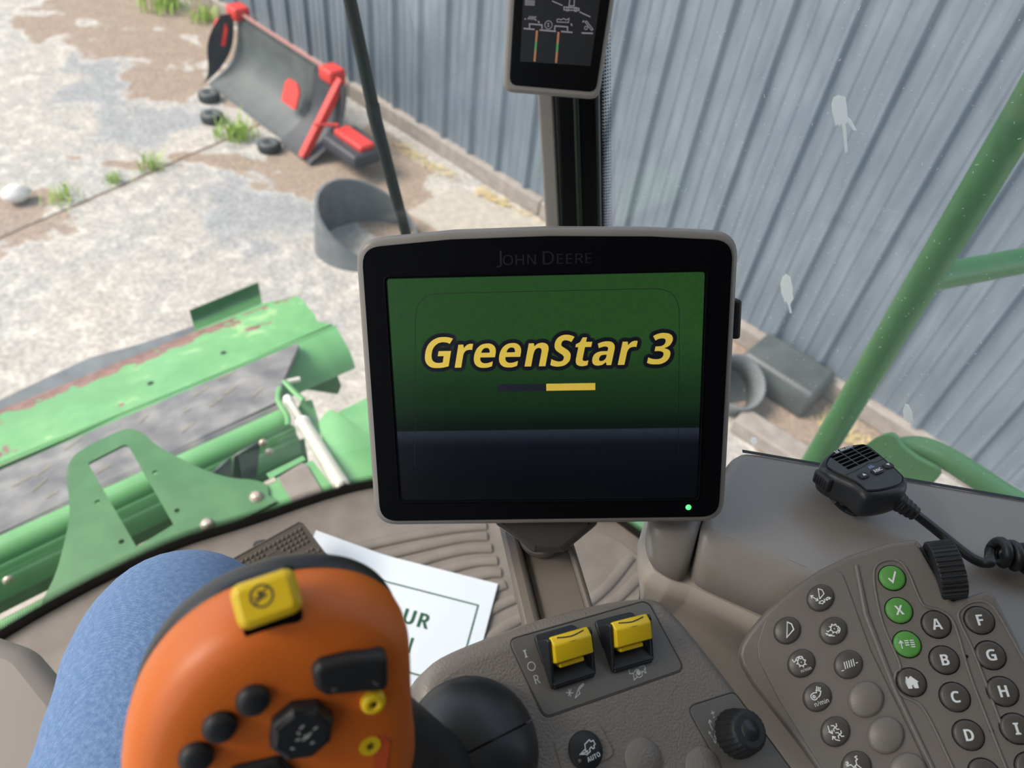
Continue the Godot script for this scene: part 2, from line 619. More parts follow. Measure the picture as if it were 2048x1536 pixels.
func yard() -> void:
	# subsoil under everything, then two concrete slabs with an open joint between them (plan coordinates are x, z)
	var g = base("ground")
	var st = mb()
	box_between(st, Vector3(-24, -0.5, -32), Vector3(24, -0.05, 18))
	obj(st, "subsoil", M.soil, g)
	var j0 = Vector2(0.17215, -4.8221)
	var j1 = Vector2(1.82483, -5.32095)
	var d = (j1 - j0).normalized()
	var n = d.orthogonal()
	if n.y > 0:
		n = -n
	var gap = n * 0.018
	var wall = Vector2(Transform3D(Vector3(0.09716, 0, 0.99527), Vector3(-0.99527, 0, 0.09716), Vector3(0, -1, 0), Vector3(3.26619, 0, -4.34021)).basis.x.x, Transform3D(Vector3(0.09716, 0, 0.99527), Vector3(-0.99527, 0, 0.09716), Vector3(0, -1, 0), Vector3(3.26619, 0, -4.34021)).basis.x.z)
	var w0 = Vector2(Transform3D(Vector3(0.09716, 0, 0.99527), Vector3(-0.99527, 0, 0.09716), Vector3(0, -1, 0), Vector3(3.26619, 0, -4.34021)).origin.x, Transform3D(Vector3(0.09716, 0, 0.99527), Vector3(-0.99527, 0, 0.09716), Vector3(0, -1, 0), Vector3(3.26619, 0, -4.34021)).origin.z) + Vector2(0.30, 0)
	var far = w0 - wall * 14.0
	var near = w0 + wall * 12.0
	var cut: Vector2 = Geometry2D.line_intersects_line(j0, d, w0, wall)
	var left = j0 - d * 5.0
	var dirt = [
		[Vector2(0.25908, -5.11634), Vector2(0.45, 0.36), 0.6], [Vector2(0.07709, -5.12358), Vector2(0.7, 0.5), 0.6],
		[Vector2(2.03614, -7.27572), Vector2(0.55, 1.1), -0.5], [Vector2(1.84282, -6.43912), Vector2(0.4, 0.5), 0.0], [Vector2(2.13398, -8.17056), Vector2(0.8, 1.4), -0.4], [Vector2(1.43735, -8.05619), Vector2(0.4, 0.5), 0.0],
		[Vector2(1.65342, -5.112), Vector2(0.5, 0.12), 0.7], [Vector2(1.11449, -5.32951), Vector2(0.6, 0.08), 0.75],
		[Vector2(2.25256, -4.6942), Vector2(0.55, 0.5), 0.4], [Vector2(2.57937, -4.51176), Vector2(0.6, 0.9), 0.1], [Vector2(2.61496, -4.07735), Vector2(0.55, 0.6), 0.1], [Vector2(2.48086, -5.79957), Vector2(0.4, 1.6), 0.1], [Vector2(2.679, -7.11139), Vector2(0.4, 1.5), 0.1],
		[Vector2(2.54006, -3.518), Vector2(0.6, 0.6), 0.1], [Vector2(3.30113, -1.03907), Vector2(0.5, 1.4), 0.1], [Vector2(3.17057, -1.97079), Vector2(0.5, 1.2), 0.1],
		[Vector2(2.47177, -8.0291), Vector2(0.3, 1.0), 0.2]]
	var pale = [[Vector2(1.55804, -6.79682), Vector2(0.45, 0.6), 0.3], [Vector2(1.51175, -5.90143), Vector2(0.5, 0.4), 0.3], [Vector2(1.8999, -4.48841), Vector2(0.5, 0.5), 0.2], [Vector2(1.58086, -4.30224), Vector2(0.35, 0.4), 0.0]]
	slab(g, [left + gap, cut + gap, far, Vector2(left.x, far.y)], 11, dirt, pale)
	slab(g, [left - gap, Vector2(left.x, near.y), near, cut - gap], 31, dirt, pale)
	# soil silted into the joint
	st = mb()
	var q = PackedVector2Array()
	for p in [left + gap, cut + gap, cut - gap, left - gap]:
		q.append(Vector2(p.x, -p.y))
	extrude(st, q, -0.05, -0.006)
	obj(st, "joint_filling", M.soil, g)

func shed_wall() -> void:
	var xf = Transform3D(Vector3(0.09716, 0, 0.99527), Vector3(-0.99527, 0, 0.09716), Vector3(0, -1, 0), Vector3(3.26619, 0, -4.34021))
	# local axes: x along the wall (towards the rear), y out of the wall, -z up
	var w = base("wall_right", xf)
	var pitch = 0.3045
	# one sheet: three tall ribs, two low ones between each pair
	var prof = []
	for k in 3:
		var x = k * pitch
		prof.append_array([[x, 0.0], [x + 0.020, 0.034], [x + 0.038, 0.034], [x + 0.060, 0.0]])
		for j in [0.140, 0.225]:
			prof.append_array([[x + j - 0.014, 0.0], [x + j - 0.005, 0.0055], [x + j + 0.005, 0.0055], [x + j + 0.014, 0.0]])
	prof.append_array([[3 * pitch, 0.0006], [3 * pitch + 0.020, 0.0346]])
	var st = mb()
	for i in prof.size() - 1:
		var a: Array = prof[i]
		var b: Array = prof[i + 1]
		var n = 3
		for k in n:
			var z0 = -0.10 - 5.4 * k / n
			var z1 = -0.10 - 5.4 * (k + 1) / n
			quad(st, Vector3(a[0], a[1], z0), Vector3(a[0], a[1], z1), Vector3(b[0], b[1], z1), Vector3(b[0], b[1], z0), i + 10)
			quad(st, Vector3(a[0], a[1] - 0.004, z0), Vector3(b[0], b[1] - 0.004, z0), Vector3(b[0], b[1] - 0.004, z1), Vector3(a[0], a[1] - 0.004, z1), i + 90)
	st.generate_normals()
	st.index()
	var sheet = st.commit()
	# the rib whose foot stands at this place sets the phase
	var u0: float = (Transform3D(Vector3(0.09716, 0, 0.99527), Vector3(-0.99527, 0, 0.09716), Vector3(0, -1, 0), Vector3(3.26619, 0, -4.34021)).affine_inverse() * Vector3(3.32986, 0, -3.43449)).x - 0.045
	for k in range(-6, 6):
		inst(sheet, "corrugated_sheet", M.tin, w, Transform3D(Basis.IDENTITY, Vector3(u0 + k * 3 * pitch, 0.0, 0.0)))
	st = mb()
	box_between(st, Vector3(-5.6, -0.06, -5.5), Vector3(5.4, -0.012, 0.0))
	obj(st, "backing", M.dark_steel, w)
	# concrete plinth under the sheets
	var k2 = base("baseboard_right", xf)
	for i in 5:
		st = mb()
		var x0 = -5.8 + i * 2.3
		rbox(st, Vector3(2.29, 0.17, 0.135), 0.012, Transform3D(Basis.IDENTITY, Vector3(x0 + 1.145, -0.025, -0.066)))
		obj(st, "kerb_stone", M.kerb, k2)

# ---------------------------------------------------------------- the cab's shell
func sheet_of(st: SurfaceTool, a: PackedVector3Array, b: PackedVector3Array, g := 0) -> void:     # a surface between two rows of points
	for i in a.size() - 1:
		quad(st, a[i], b[i], b[i + 1], a[i + 1], g)

func outward(row: PackedVector3Array, d: float) -> PackedVector3Array:      # a row of points moved out of the cab in plan
	var out = PackedVector3Array()
	for i in row.size():
		var t = row[mini(i + 1, row.size() - 1)] - row[maxi(i - 1, 0)]
		out.append(row[i] + Vector3(t.z, 0, -t.x).normalized() * d)
	return out

func pane(called: String, row: PackedVector3Array, shift: Callable, top: float, m: Material, front_edge = false) -> Node3D:
	var w = base(called)
	var head = PackedVector3Array()
	for i in row.size():
		var o: Vector3 = shift.call(float(i) / (row.size() - 1))
		head.append(Vector3(row[i].x + o.x, top, row[i].z + o.z))
	var st = mb()
	sheet_of(st, row, head)
	obj(st, "glass_pane", m, w)
	# black printed edge along the foot of the glass, breaking up into dots
	var up = (head[row.size() / 2] - row[row.size() / 2]).normalized()
	var lo = PackedVector3Array()
	var hi = PackedVector3Array()
	var inner = outward(row, -0.0015)
	for i in row.size():
		lo.append(inner[i] - up * 0.004)
		hi.append(inner[i] + up * 0.014)
	st = mb()
	sheet_of(st, lo, hi)
	obj(st, "printed_edge", M.frit, w)
	st = mb()
	var steps = row.size() * 9
	for r in 5:
		var s = 0.0016 - 0.00024 * r
		for k in steps:
			var f = (k + (0.5 if r % 2 else 0.0)) / steps * (row.size() - 1.01)
			var i = int(f)
			var p = inner[i].lerp(inner[i + 1], f - i) + up * (0.0155 + r * 0.0032)
			var t = (inner[i + 1] - inner[i]).normalized() * s
			quad(st, p - t - up * s, p - t + up * s, p + t + up * s, p + t - up * s, 1)
	if front_edge:       # the same print up the glass edge beside the corner post
		var side = (inner[1] - inner[0]).normalized()
		var tall = (head[0] - row[0]).length()
		up = (head[0] - row[0]) / tall
		for r in 5:
			var s = 0.0018 - 0.00026 * r
			for k in 420:
				var p = inner[0] + up * (k + (0.5 if r % 2 else 0.0)) * 0.0038 + side * (0.002 + r * 0.0034)
				quad(st, p - side * s - up * s, p - side * s + up * s, p + side * s + up * s, p + side * s - up * s, 1)
	var dots = obj(st, "printed_dots", M.frit, w)
	dots.set_meta("kind", "stuff")
	return w

func beam(st: SurfaceTool, a: Vector3, b: Vector3, u: Vector3, prof: Array) -> void:     # a profile (across u, across the third axis) carried from a to b
	var t = (b - a).normalized()
	u = (u - t * u.dot(t)).normalized()
	var v = t.cross(u)
	var n = prof.size()
	for i in n:
		var p: Vector2 = prof[i]
		var q: Vector2 = prof[(i + 1) % n]
		quad(st, a + u * p.x + v * p.y, b + u * p.x + v * p.y, b + u * q.x + v * q.y, a + u * q.x + v * q.y, -1 if p.distance_to(q) > 0.008 else 5)
	var ra = PackedVector3Array()
	var rb = PackedVector3Array()
	for p in prof:
		ra.append(a + u * p.x + v * p.y)
		rb.append(b + u * p.x + v * p.y)
	fan(st, ra, false)
	fan(st, rb, true)

func cab_shell() -> void:
	var fy = 1.93
	var front = []
	for p in [[-0.70, -0.36], [-0.60, -0.52], [-0.42, -0.65], [-0.2, -0.716], [0.02, -0.7235], [0.166, -0.695], [0.357, -0.648], [0.52, -0.545], [0.642, -0.402]]:
		front.append(Vector3(p[0], fy, p[1]))
	var right = []
	for p in [[0.652, -0.375], [0.668, -0.28], [0.70, -0.10], [0.725, 0.2], [0.735, 0.9]]:
		right.append(Vector3(p[0], fy, p[1]))
	var left = []
	for p in [[-0.74, 0.9], [-0.73, 0.3], [-0.72, -0.1], [-0.71, -0.33]]:
		left.append(Vector3(p[0], fy, p[1]))
	var f3 = spline3(front, 8)
	var r3 = spline3(right, 10)
	var l3_ = spline3(left, 6)
	# floor: pressed pan under the glass line
	var out = PackedVector2Array()
	for row in [l3_, f3, r3]:
		for p in outward(row, 0.001):
			out.append(Vector2(p.x, -p.z))
	var st = mb()
	extrude(st, out, fy - 0.09, fy, 0.004)
	var fl = struct(st, "floor", M.floor_mat)
	fl.set_meta("label", "taupe cab floor")
	# glass all round
	var lean = Vector3(-0.046, 0, -0.439)       # the corner posts lean forwards; the panes run with them
	pane("window_1", f3, func(t): return Vector3(lean.x * (2.0 * t - 1.0), 0, lean.z), 3.60, M.windscreen)
	var w2 = pane("window_2", r3, func(t): return Vector3(lean.x * (1.0 - t) + 0.06 * t, 0, lean.z * (1.0 - t)), 3.60, M.side_glass, true)
	pane("window_3", l3_, func(t): return Vector3(-lean.x * t - 0.06 * (1.0 - t), 0, lean.z * t), 3.60, M.windscreen)
	# roof with rounded overhang
	st = mb()
	var roof = fillet([Vector2(-0.90, -0.98), Vector2(0.90, -0.98), Vector2(0.86, 0.70), Vector2(0.5, 1.20), Vector2(-0.5, 1.20), Vector2(-0.86, 0.70)], 0.2)
	extrude(st, roof, 3.60, 3.74, 0.05, 0.03)
	struct(st, "ceiling", M.ceiling)
	# rear wall closed and unseen quarter panels added to block light from behind
	st = mb()
	box_between(st, Vector3(-0.90, fy, 0.9), Vector3(0.90, 3.60, 0.96), 0.01)
	struct(st, "wall_rear", M.lining)
	for s in [-1, 1]:
		st = mb()
		beam(st, Vector3(s * 0.72, fy, 0.62), Vector3(s * 0.88, 3.60, 0.62), Vector3(0, 0, 1), [Vector2(-0.2, -0.02), Vector2(0.28, -0.02), Vector2(0.28, 0.02), Vector2(-0.2, 0.02)])
		struct(st, "trim_%d" % (4 if s == 1 else 3), M.lining)
	# corner posts: black rubber-faced box with a taupe inner lining strip
	var foot = Vector3(0.63845, 1.93, -0.40431)
	var head = foot + Vector3(-0.018, 0.65, -0.172) / 0.65 * 1.66
	var look = Vector3(0.62, 0, 0.78)
	for s in [1, -1]:
		var post = base("trim_%d" % (1 if s == 1 else 2))
		var a = foot * Vector3(s, 1, 1)
		var b = head * Vector3(s, 1, 1)
		var u = look * Vector3(s, 1, 1)
		st = mb()
		beam(st, a, b, u, fillet([Vector2(-0.020, -0.03), Vector2(0.030, -0.03), Vector2(0.030, 0.03), Vector2(-0.020, 0.03)], 0.006, 3))
		obj(st, "post", M.gloss_black, post)
		st = mb()
		beam(st, a, b, u, fillet([Vector2(-0.040, -0.024), Vector2(-0.021, -0.024), Vector2(-0.021, 0.012), Vector2(-0.040, 0.012)], 0.003, 2))
		obj(st, "lining_strip", M.silver, post)
		st = mb()
		beam(st, a + u * 0.006, b + u * 0.006, u, [Vector2(-0.003, -0.033), Vector2(0.003, -0.033), Vector2(0.003, -0.028), Vector2(-0.003, -0.028)])
		obj(st, "door_seal", mat(rgb(14, 34, 18), 0.4), post)
	# splashes of bird droppings on the outside of the right-hand window
	var sp = Transform3D(Vector3(0.11904, -0.00357, 0.99288), Vector3(-0.99244, 0.02977, 0.11909), Vector3(-0.02999, -0.99955, 0), Vector3(0.722, 2.45, -0.15))
	var pane_xf = sp
	dropping(w2, pane_xf, [Vector2(-0.1665, 0.2212), Vector2(-0.1585, 0.22232), Vector2(-0.15375, 0.21472), Vector2(-0.14853, 0.2062), Vector2(-0.14503, 0.2056), Vector2(-0.13512, 0.19844), Vector2(-0.1369, 0.19665), Vector2(-0.14666, 0.20237), Vector2(-0.14741, 0.19948), Vector2(-0.13372, 0.17583), Vector2(-0.13532, 0.17349), Vector2(-0.14714, 0.19336), Vector2(-0.15142, 0.19885), Vector2(-0.15157, 0.19463), Vector2(-0.15372, 0.19686), Vector2(-0.15562, 0.19398), Vector2(-0.15774, 0.19727), Vector2(-0.16374, 0.20411), Vector2(-0.16833, 0.21145), Vector2(-0.16933, 0.21811)])
	dropping(w2, pane_xf, [Vector2(-0.1371, 0.02308), Vector2(-0.13098, 0.0225), Vector2(-0.12367, 0.01336), Vector2(-0.11936, 0.00368), Vector2(-0.11629, -0.00027), Vector2(-0.1168, -0.00504), Vector2(-0.11679, -0.00951), Vector2(-0.11058, -0.01754), Vector2(-0.11237, -0.01948), Vector2(-0.11834, -0.01051), Vector2(-0.12299, -0.00751), Vector2(-0.12378, -0.01026), Vector2(-0.1261, -0.0065), Vector2(-0.13176, -0.00117), Vector2(-0.13734, 0.00856), Vector2(-0.13873, 0.01782)])
	dropping(w2, pane_xf, [Vector2(0.04505, -0.0467), Vector2(0.04779, -0.04526), Vector2(0.05582, -0.05162), Vector2(0.06048, -0.05925), Vector2(0.06443, -0.06337), Vector2(0.05998, -0.06051), Vector2(0.06021, -0.06533), Vector2(0.05829, -0.06615), Vector2(0.05239, -0.0628), Vector2(0.04691, -0.05579)])
	dropping(w2, pane_xf, [Vector2(-0.08325, -0.2182), Vector2(-0.07867, -0.21412), Vector2(-0.07389, -0.21811), Vector2(-0.07453, -0.22599), Vector2(-0.07891, -0.22681), Vector2(-0.08252, -0.22379)])
	# dust specks on the same glass
	st = mb()
	XF = pane_xf
	for k in 2600:
		var p = Vector2(rng.randf_range(-0.5, 0.6), rng.randf_range(-0.3, 0.6))
		var d = Vector2.from_angle(rng.randf() * TAU) * rng.randf_range(0.0003, 0.0014)
		stroke(st, [p - d, p + d.rotated(0.5)], rng.randf_range(0.0002, 0.0005), 0.0)
	XF = Transform3D.IDENTITY
	obj(st, "dust_specks", M.dropping, w2).set_meta("kind", "stuff")
	# wiper resting on the outside of the windscreen
	var xf = Transform3D(Vector3(0.95935, 0.05535, 0.27674), Vector3(-0.28222, 0.18814, 0.94072), Vector3(0, -0.98058, 0.19612), Vector3(0.3, 2.35, -0.8))
	var wp = thing("windscreen_wiper", "black windscreen wiper standing upright on the front glass", "wiper", xf)
	var l0 = Vector2(0.16991, 0.28103)
	var l1 = Vector2(0.18121, 0.13735)
	var l2 = Vector2(0.20362, -0.02632)
	var up = (l0 - l1).normalized()
	l0 += up * 0.28
	l2 += (l2 - l1).normalized() * 0.14
	st = mb()
	tube(st, [l3(l0, -0.012), l3(l1, -0.012)], [0.0075, 0.0085], 8, true, 0.6, Vector3.UP)
	obj(st, "blade", M.rubber, wp)
	st = mb()
	tube(st, [l3(l1 + up * 0.02, -0.012), l3(l1, -0.013), l3(l2, -0.02)], [0.0095, 0.009, 0.0065], 8, true, 0.7, Vector3.UP)
	obj(st, "arm", M.black, wp)
	st = mb()
	stroke(st, [l0, l1], 0.003, -0.004)
	obj(st, "rubber_lip", M.soft_black, wp)
	for k in [0.25, 0.62]:
		st = mb()
		XF = Transform3D(Basis(Vector3.UP, (-up).angle() - PI / 2), l3(l0.lerp(l1, k), -0.010))
		rbox(st, Vector3(0.02, 0.012, 0.03), 0.003)
		XF = Transform3D.IDENTITY
		obj(st, "clip", M.black, wp)

func dropping(parent: Node, xf: Transform3D, pts: Array) -> void:
	var st = mb()
	XF = xf
	extrude(st, pts, -0.004, -0.003)
	XF = Transform3D.IDENTITY
	obj(st, "dropping_splash", M.dropping, parent)

# ---------------------------------------------------------------- the machine's green front and its handrails
func paint_texture() -> ImageTexture:            # worn green paint: rust along the front edge and in a few patches (page: 2.2 m x 0.36 m)
	var im = Image.create(1024, 192, false, Image.FORMAT_RGB8)
	var a = noise(3.0, 5, FastNoiseLite.TYPE_SIMPLEX_SMOOTH, 5)
	var b = noise(16.0, 4, FastNoiseLite.TYPE_SIMPLEX_SMOOTH, 6)
	var g0 = rgb(88, 142, 90)
	var g1 = rgb(106, 159, 104)
	var rust = rgb(104, 72, 62)
	var rust2 = rgb(128, 96, 84)
	var tan_ = rgb(176, 190, 140)
	for y in 192:
		for x in 1024:
			var p = Vector2(-1.3 + 2.2 * x / 1023.0, -0.02 + 0.38 * y / 191.0)     # along, up the page from the fold
			var n1 = a.get_noise_2dv(p)
			var n2 = b.get_noise_2dv(p)
			var c = g0.lerp(g1, clampf(0.5 + n1 + n2 * 0.4, 0, 1))
			c = c.lerp(tan_, smoothstep(0.28, 0.42, n1 * 0.7 + n2 * 0.6 - absf(p.x - 0.2) * 0.1) * 0.4)
			var edge = 0.33 - p.y
			var reach = lerpf(0.085, 0.012, clampf((p.x + 0.45) / 0.75, 0, 1)) if p.x < 0.34 else -0.02
			var d = maxf((reach - edge) * 14.0, 1.0 - (p - Vector2(-0.56, 0.03)).length() / 0.11)
			d = maxf(d, 0.5 - ((p - Vector2(0.37, 0.22)) / Vector2(2.0, 1.0)).length() / 0.03)
			d = maxf(d, 0.6 - (p - Vector2(-0.14, 0.045)).length() / 0.012)
			d = maxf(d, 0.4 - (p - Vector2(0.60, 0.11)).length() / 0.012)
			d += n2 * 0.9 + n1 * 0.35
			c = c.lerp(rust.lerp(rust2, clampf(0.5 + n2 * 1.2, 0, 1)), smoothstep(0.0, 0.14, d))
			im.set_pixel(x, 191 - y, c)
	return ImageTexture.create_from_image(im)

func xrun(st, pts: Array, x0: float, x1: float, g := 0, thick := 0.0) -> void:      # a sheet bent along a profile of Vector2(y, z), running across the machine
	for i in pts.size() - 1:
		var a = pts[i]
		var b = pts[i + 1]
		quad(st, Vector3(x0, a.x, a.y), Vector3(x0, b.x, b.y), Vector3(x1, b.x, b.y), Vector3(x1, a.x, a.y), g)
	if thick > 0.0:
		var q = []
		for i in pts.size():
			var t = (pts[mini(i + 1, pts.size() - 1)] - pts[maxi(i - 1, 0)]).normalized()
			q.append(pts[i] + Vector2(-t.y, t.x) * thick)
		q.reverse()
		xrun(st, q, x0, x1, g + 20)
		for x in [x0, x1]:
			for i in pts.size() - 1:
				var k = pts.size() - 1
				quad(st, Vector3(x, pts[i].x, pts[i].y), Vector3(x, pts[i + 1].x, pts[i + 1].y), Vector3(x, q[k - i - 1].x, q[k - i - 1].y), Vector3(x, q[k - i].x, q[k - i].y), g + 40)
		quad(st, Vector3(x0, pts[0].x, pts[0].y), Vector3(x1, pts[0].x, pts[0].y), Vector3(x1, q[-1].x, q[-1].y), Vector3(x0, q[-1].x, q[-1].y), g + 41)
		quad(st, Vector3(x0, pts[-1].x, pts[-1].y), Vector3(x1, pts[-1].x, pts[-1].y), Vector3(x1, q[0].x, q[0].y), Vector3(x0, q[0].x, q[0].y), g + 42)

func page(st, xf: Transform3D, poly, h0: float, h1: float, r := 0.0) -> void:     # an extruded outline on a frame
	var was = XF
	XF = xf
	extrude(st, poly, h0, h1, r)
	XF = was

func header_front() -> void:
	var Y = 2.95
	var h = thing("feeder_house_front", "green front of the feeder house with rusted edge and grey rubber apron", "machine front", Transform3D.IDENTITY)
	# bent front plate with its rolled lip
	var hp = Transform3D(Vector3(1, 0, 0), Vector3(0, 0.9527, -0.30391), Vector3(0, 0.30391, 0.9527), Vector3(0.3, 1.25, -1.727))
	var st = mb()
	var outline = [Vector2(-0.83573, 0.30138), Vector2(-0.42665, 0.32087), Vector2(0.18916, 0.36273), Vector2(0.45591, 0.39059), Vector2(0.57629, 0.34315), Vector2(0.5757, 0.29009), Vector2(0.55951, 0.20639), Vector2(0.54782, 0.13419), Vector2(0.52934, 0.08524), Vector2(0.55575, 0.0192), Vector2(-0.83424, -0.0394)]
	var was = XF
	XF = hp
	var q = PackedVector2Array(outline)
	var ids = Geometry2D.triangulate_polygon(q)
	for k in range(0, ids.size(), 3):
		for i in 3:
			var p = q[ids[k + i]]
			st.set_smooth_group(1)
			st.set_uv(Vector2((p.x + 1.3) / 2.2, 1.0 - (p.y + 0.02) / 0.38))
			st.add_vertex(hp * l3(p, 0.0))
	XF = was
	var pm = mat(Color.WHITE, 0.42)
	pm.albedo_texture = paint_texture()
	obj(st, "front_plate", pm, h)
	st = mb()
	page(st, hp, outline, -0.008, -0.0005)
	obj(st, "plate_edge", M.green, h)
	# rolled flange standing on the far edge
	st = mb()
	var e0 = Vector3(0.49447, 1.13821, -2.07744)
	var e1 = Vector3(0.75591, 1.1313, -2.09912)
	var f0 = Vector3(0.53304, 1.09021, -2.22793)
	var f1 = Vector3(0.81738, 1.07815, -2.26573)
	var lift = Vector3(0, 0.045, 0)
	var rows = [[e0, e1], [e0.lerp(f0, 0.35) - lift * 0.2, e1.lerp(f1, 0.35) - lift * 0.2], [e0.lerp(f0, 0.6), e1.lerp(f1, 0.6)], [e0.lerp(f0, 0.62) + lift * 0.5, e1.lerp(f1, 0.62) + lift * 0.5], [e0.lerp(f0, 0.66) + lift, e1.lerp(f1, 0.66) + lift]]
	for i in 4:
		quad(st, rows[i][0], rows[i + 1][0], rows[i + 1][1], rows[i][1], 0)
		var o = Vector3(0, -0.006, -0.006)
		quad(st, rows[i][0] + o, rows[i][1] + o, rows[i + 1][1] + o, rows[i + 1][0] + o, 9)
	obj(st, "rolled_lip", M.green_deep, h)
	# holes of the plate: two dark bolt heads
	for p in [Vector2(-0.03485, 0.10828), Vector2(0.20579, 0.11968)]:
		st = mb()
		XF = hp
		extrude(st, disc(0.009, 12, p), 0.0, 0.003)
		XF = was
		obj(st, "plug", M.black, h)
	# flange below the fold
	st = mb()
	xrun(st, [Vector2(Y - 1.70, -1.727), Vector2(Y - 1.698, -1.715), Vector2(Y - 1.745, -1.63), Vector2(Y - 1.80, -1.60)], -1.2, Vector3(0.85575, 1.24416, -1.7453).x, 0, 0.006)
	obj(st, "fold_flange", M.green, h)
	st = mb()
	tube(st, [Vector3(-1.2, Y - 1.701, -1.722), Vector3(Vector3(0.85575, 1.24416, -1.7453).x, Y - 1.701, -1.722)], 0.007, 10)
	obj(st, "fold_edge", M.green, h)
	# bent end channel
	st = mb()
	page(st, Transform3D(Vector3(0.83542, -0.32872, -0.44048), Vector3(0.54962, 0.49965, 0.66953), Vector3(0, -0.80143, 0.59808), Vector3(0.66, 1.2, -1.65)), [Vector2(0.04905, 0.03062), Vector2(0.30956, 0.00588), Vector2(0.20029, -0.07539), Vector2(0.19786, -0.13298), Vector2(0.1631, -0.14983), Vector2(0.01795, -0.07017), Vector2(0.01667, -0.03676)], -0.006, 0.0)
	obj(st, "end_channel", M.green_deep, h)
	# rubber apron, curling down at its near edge
	st = mb()
	var ap = Transform3D(Vector3(1, 0, 0), Vector3(0, 0.95367, -0.30084), Vector3(0, 0.30084, 0.95367), Vector3(0.3, 1.3, -1.5685))
	page(st, ap, fillet([Vector2(-0.83423, 0.10076), Vector2(0.40886, 0.14216), Vector2(0.40036, 0.11663), Vector2(0.25945, -0.06556), Vector2(0.21118, -0.15151), Vector2(-0.83342, -0.18697)], [0, 0.01, 0.01, 0, 0, 0]), -0.006, 0.006, 0.004)
	xrun(st, [Vector2(Y - 1.594, -1.412), Vector2(Y - 1.60, -1.392), Vector2(Y - 1.618, -1.378), Vector2(Y - 1.66, -1.374), Vector2(Y - 1.74, -1.38)], -1.0, Vector3(0.50584, 1.34497, -1.42593).x, 3, 0.01)
	obj(st, "rubber_apron", M.apron, h)
	st = mb()
	page(st, Transform3D(Vector3(1, 0, 0), Vector3(0, 1, 0), Vector3(0, 0, 1), Vector3(0.3, 1.09, -2)), [Vector2(-0.69919, 0.09311), Vector2(-0.41973, 0.14763), Vector2(-0.26457, 0.17347), Vector2(-0.1326, 0.19224), Vector2(0.02638, 0.16907), Vector2(0.2235, 0.16138), Vector2(0.20984, 0.11202), Vector2(-0.43937, 0.07083), Vector2(-0.71032, 0.03263)], -0.01, 0.0)
	obj(st, "front_skirt", M.belt, h)
	# straw lying on the apron
	for k in 16:
		var p = Vector2(rng.randf_range(-0.6, 0.25), rng.randf_range(-0.13, 0.12))
		var d = Vector2.from_angle(rng.randf_range(0.2, 0.7)) * rng.randf_range(0.012, 0.03)
		st = mb()
		tube(st, [ap * l3(p - d, 0.008), ap * l3(p + d, 0.009)], 0.0010, 5)
		obj(st, "straw", M.straw, h)
	# cross tube
	var tz = -1.352
	st = mb()
	tube(st, [Vector3(-1.0, Y - 1.602, tz), Vector3(Vector3(0.49331, 1.33, -1.34848).x, Y - 1.602, tz)], 0.036, 20)
	obj(st, "cross_tube", M.green, h)
	# channel behind the tube and the dark recess below
	st = mb()
	var rz = Vector3(-0.17794, 1.33, -1.31049).z
	xrun(st, [Vector2(Y - 1.60, rz - 0.012), Vector2(Y - 1.60, rz), Vector2(Y - 1.63, rz), Vector2(Y - 1.63, rz + 0.014), Vector2(Y - 1.70, rz + 0.014)], -1.0, 0.5, 0, 0.004)
	obj(st, "channel_rail", M.green, h)
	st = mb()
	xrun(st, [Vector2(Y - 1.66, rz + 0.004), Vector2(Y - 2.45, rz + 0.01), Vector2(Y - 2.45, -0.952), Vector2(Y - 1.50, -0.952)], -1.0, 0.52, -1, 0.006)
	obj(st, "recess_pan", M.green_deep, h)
	# grey hinge plates and bolt heads in the recess
	for poly in [[Vector2(0.01476, 0.0977), Vector2(0.06882, 0.11923), Vector2(0.05868, 0.0501), Vector2(0.04155, 0.06344)], [Vector2(0.07639, 0.12115), Vector2(0.14261, 0.12787), Vector2(0.1149, 0.00833), Vector2(0.06053, 0.04667)]]:
		st = mb()
		page(st, Transform3D(Vector3(1, 0, 0), Vector3(0, 0, 1), Vector3(0, -1, 0), Vector3(0.2, 1.45, -1.13)), poly, -0.005, 0.0)
		obj(st, "hinge_plate", M.grey_steel, h)
	for p in [Vector3(0.3459, 1.57959, -1.126), Vector3(0.35477, 1.53759, -1.126), Vector3(-0.20822, 1.53027, -1.126)]:
		st = mb()
		lathe(st, [Vector2(0.010, 0), Vector2(0.010, 0.006), Vector2(0.007, 0.009), Vector2(0.0, 0.009)], 12, Transform3D(Basis(Vector3.RIGHT, PI / 2), p))
		obj(st, "bolt_head", M.bolt, h)

	# the deck under the windscreen
	var dk = thing("front_deck", "light green steel deck with a grey pad below the front windscreen", "deck", Transform3D.IDENTITY)
	st = mb()
	xrun(st, [Vector2(Y - 1.50, -0.944), Vector2(Y - 1.284, -0.950), Vector2(Y - 1.28, -0.944), Vector2(Y - 1.28, -0.60)], -1.2, Vector3(0.38597, 1.67, -0.88162).x, -1, -0.008)
	obj(st, "deck_plate", M.green, dk)
	st = mb()
	xrun(st, [Vector2(Y - 1.282, -0.9515), Vector2(Y - 1.279, -0.9515), Vector2(Y - 1.279, -0.940), Vector2(Y - 1.282, -0.940)], -1.2, 0.30, -1)
	obj(st, "edge_strip", M.wood, dk)
	st = mb()
	page(st, Transform3D(Vector3(1, 0, 0), Vector3(0, 1, 0), Vector3(0, 0, 1), Vector3(0.1, 1.67, -0.95)), fillet([Vector2(0.20458, -0.00617), Vector2(0.26556, -0.00038), Vector2(0.26961, -0.01474), Vector2(0.25896, -0.13014), Vector2(0.19791, -0.11341)], 0.006), 0.0, 0.005, 0.002)
	obj(st, "grip_pad", M.floor_mat, dk)
	st = mb()
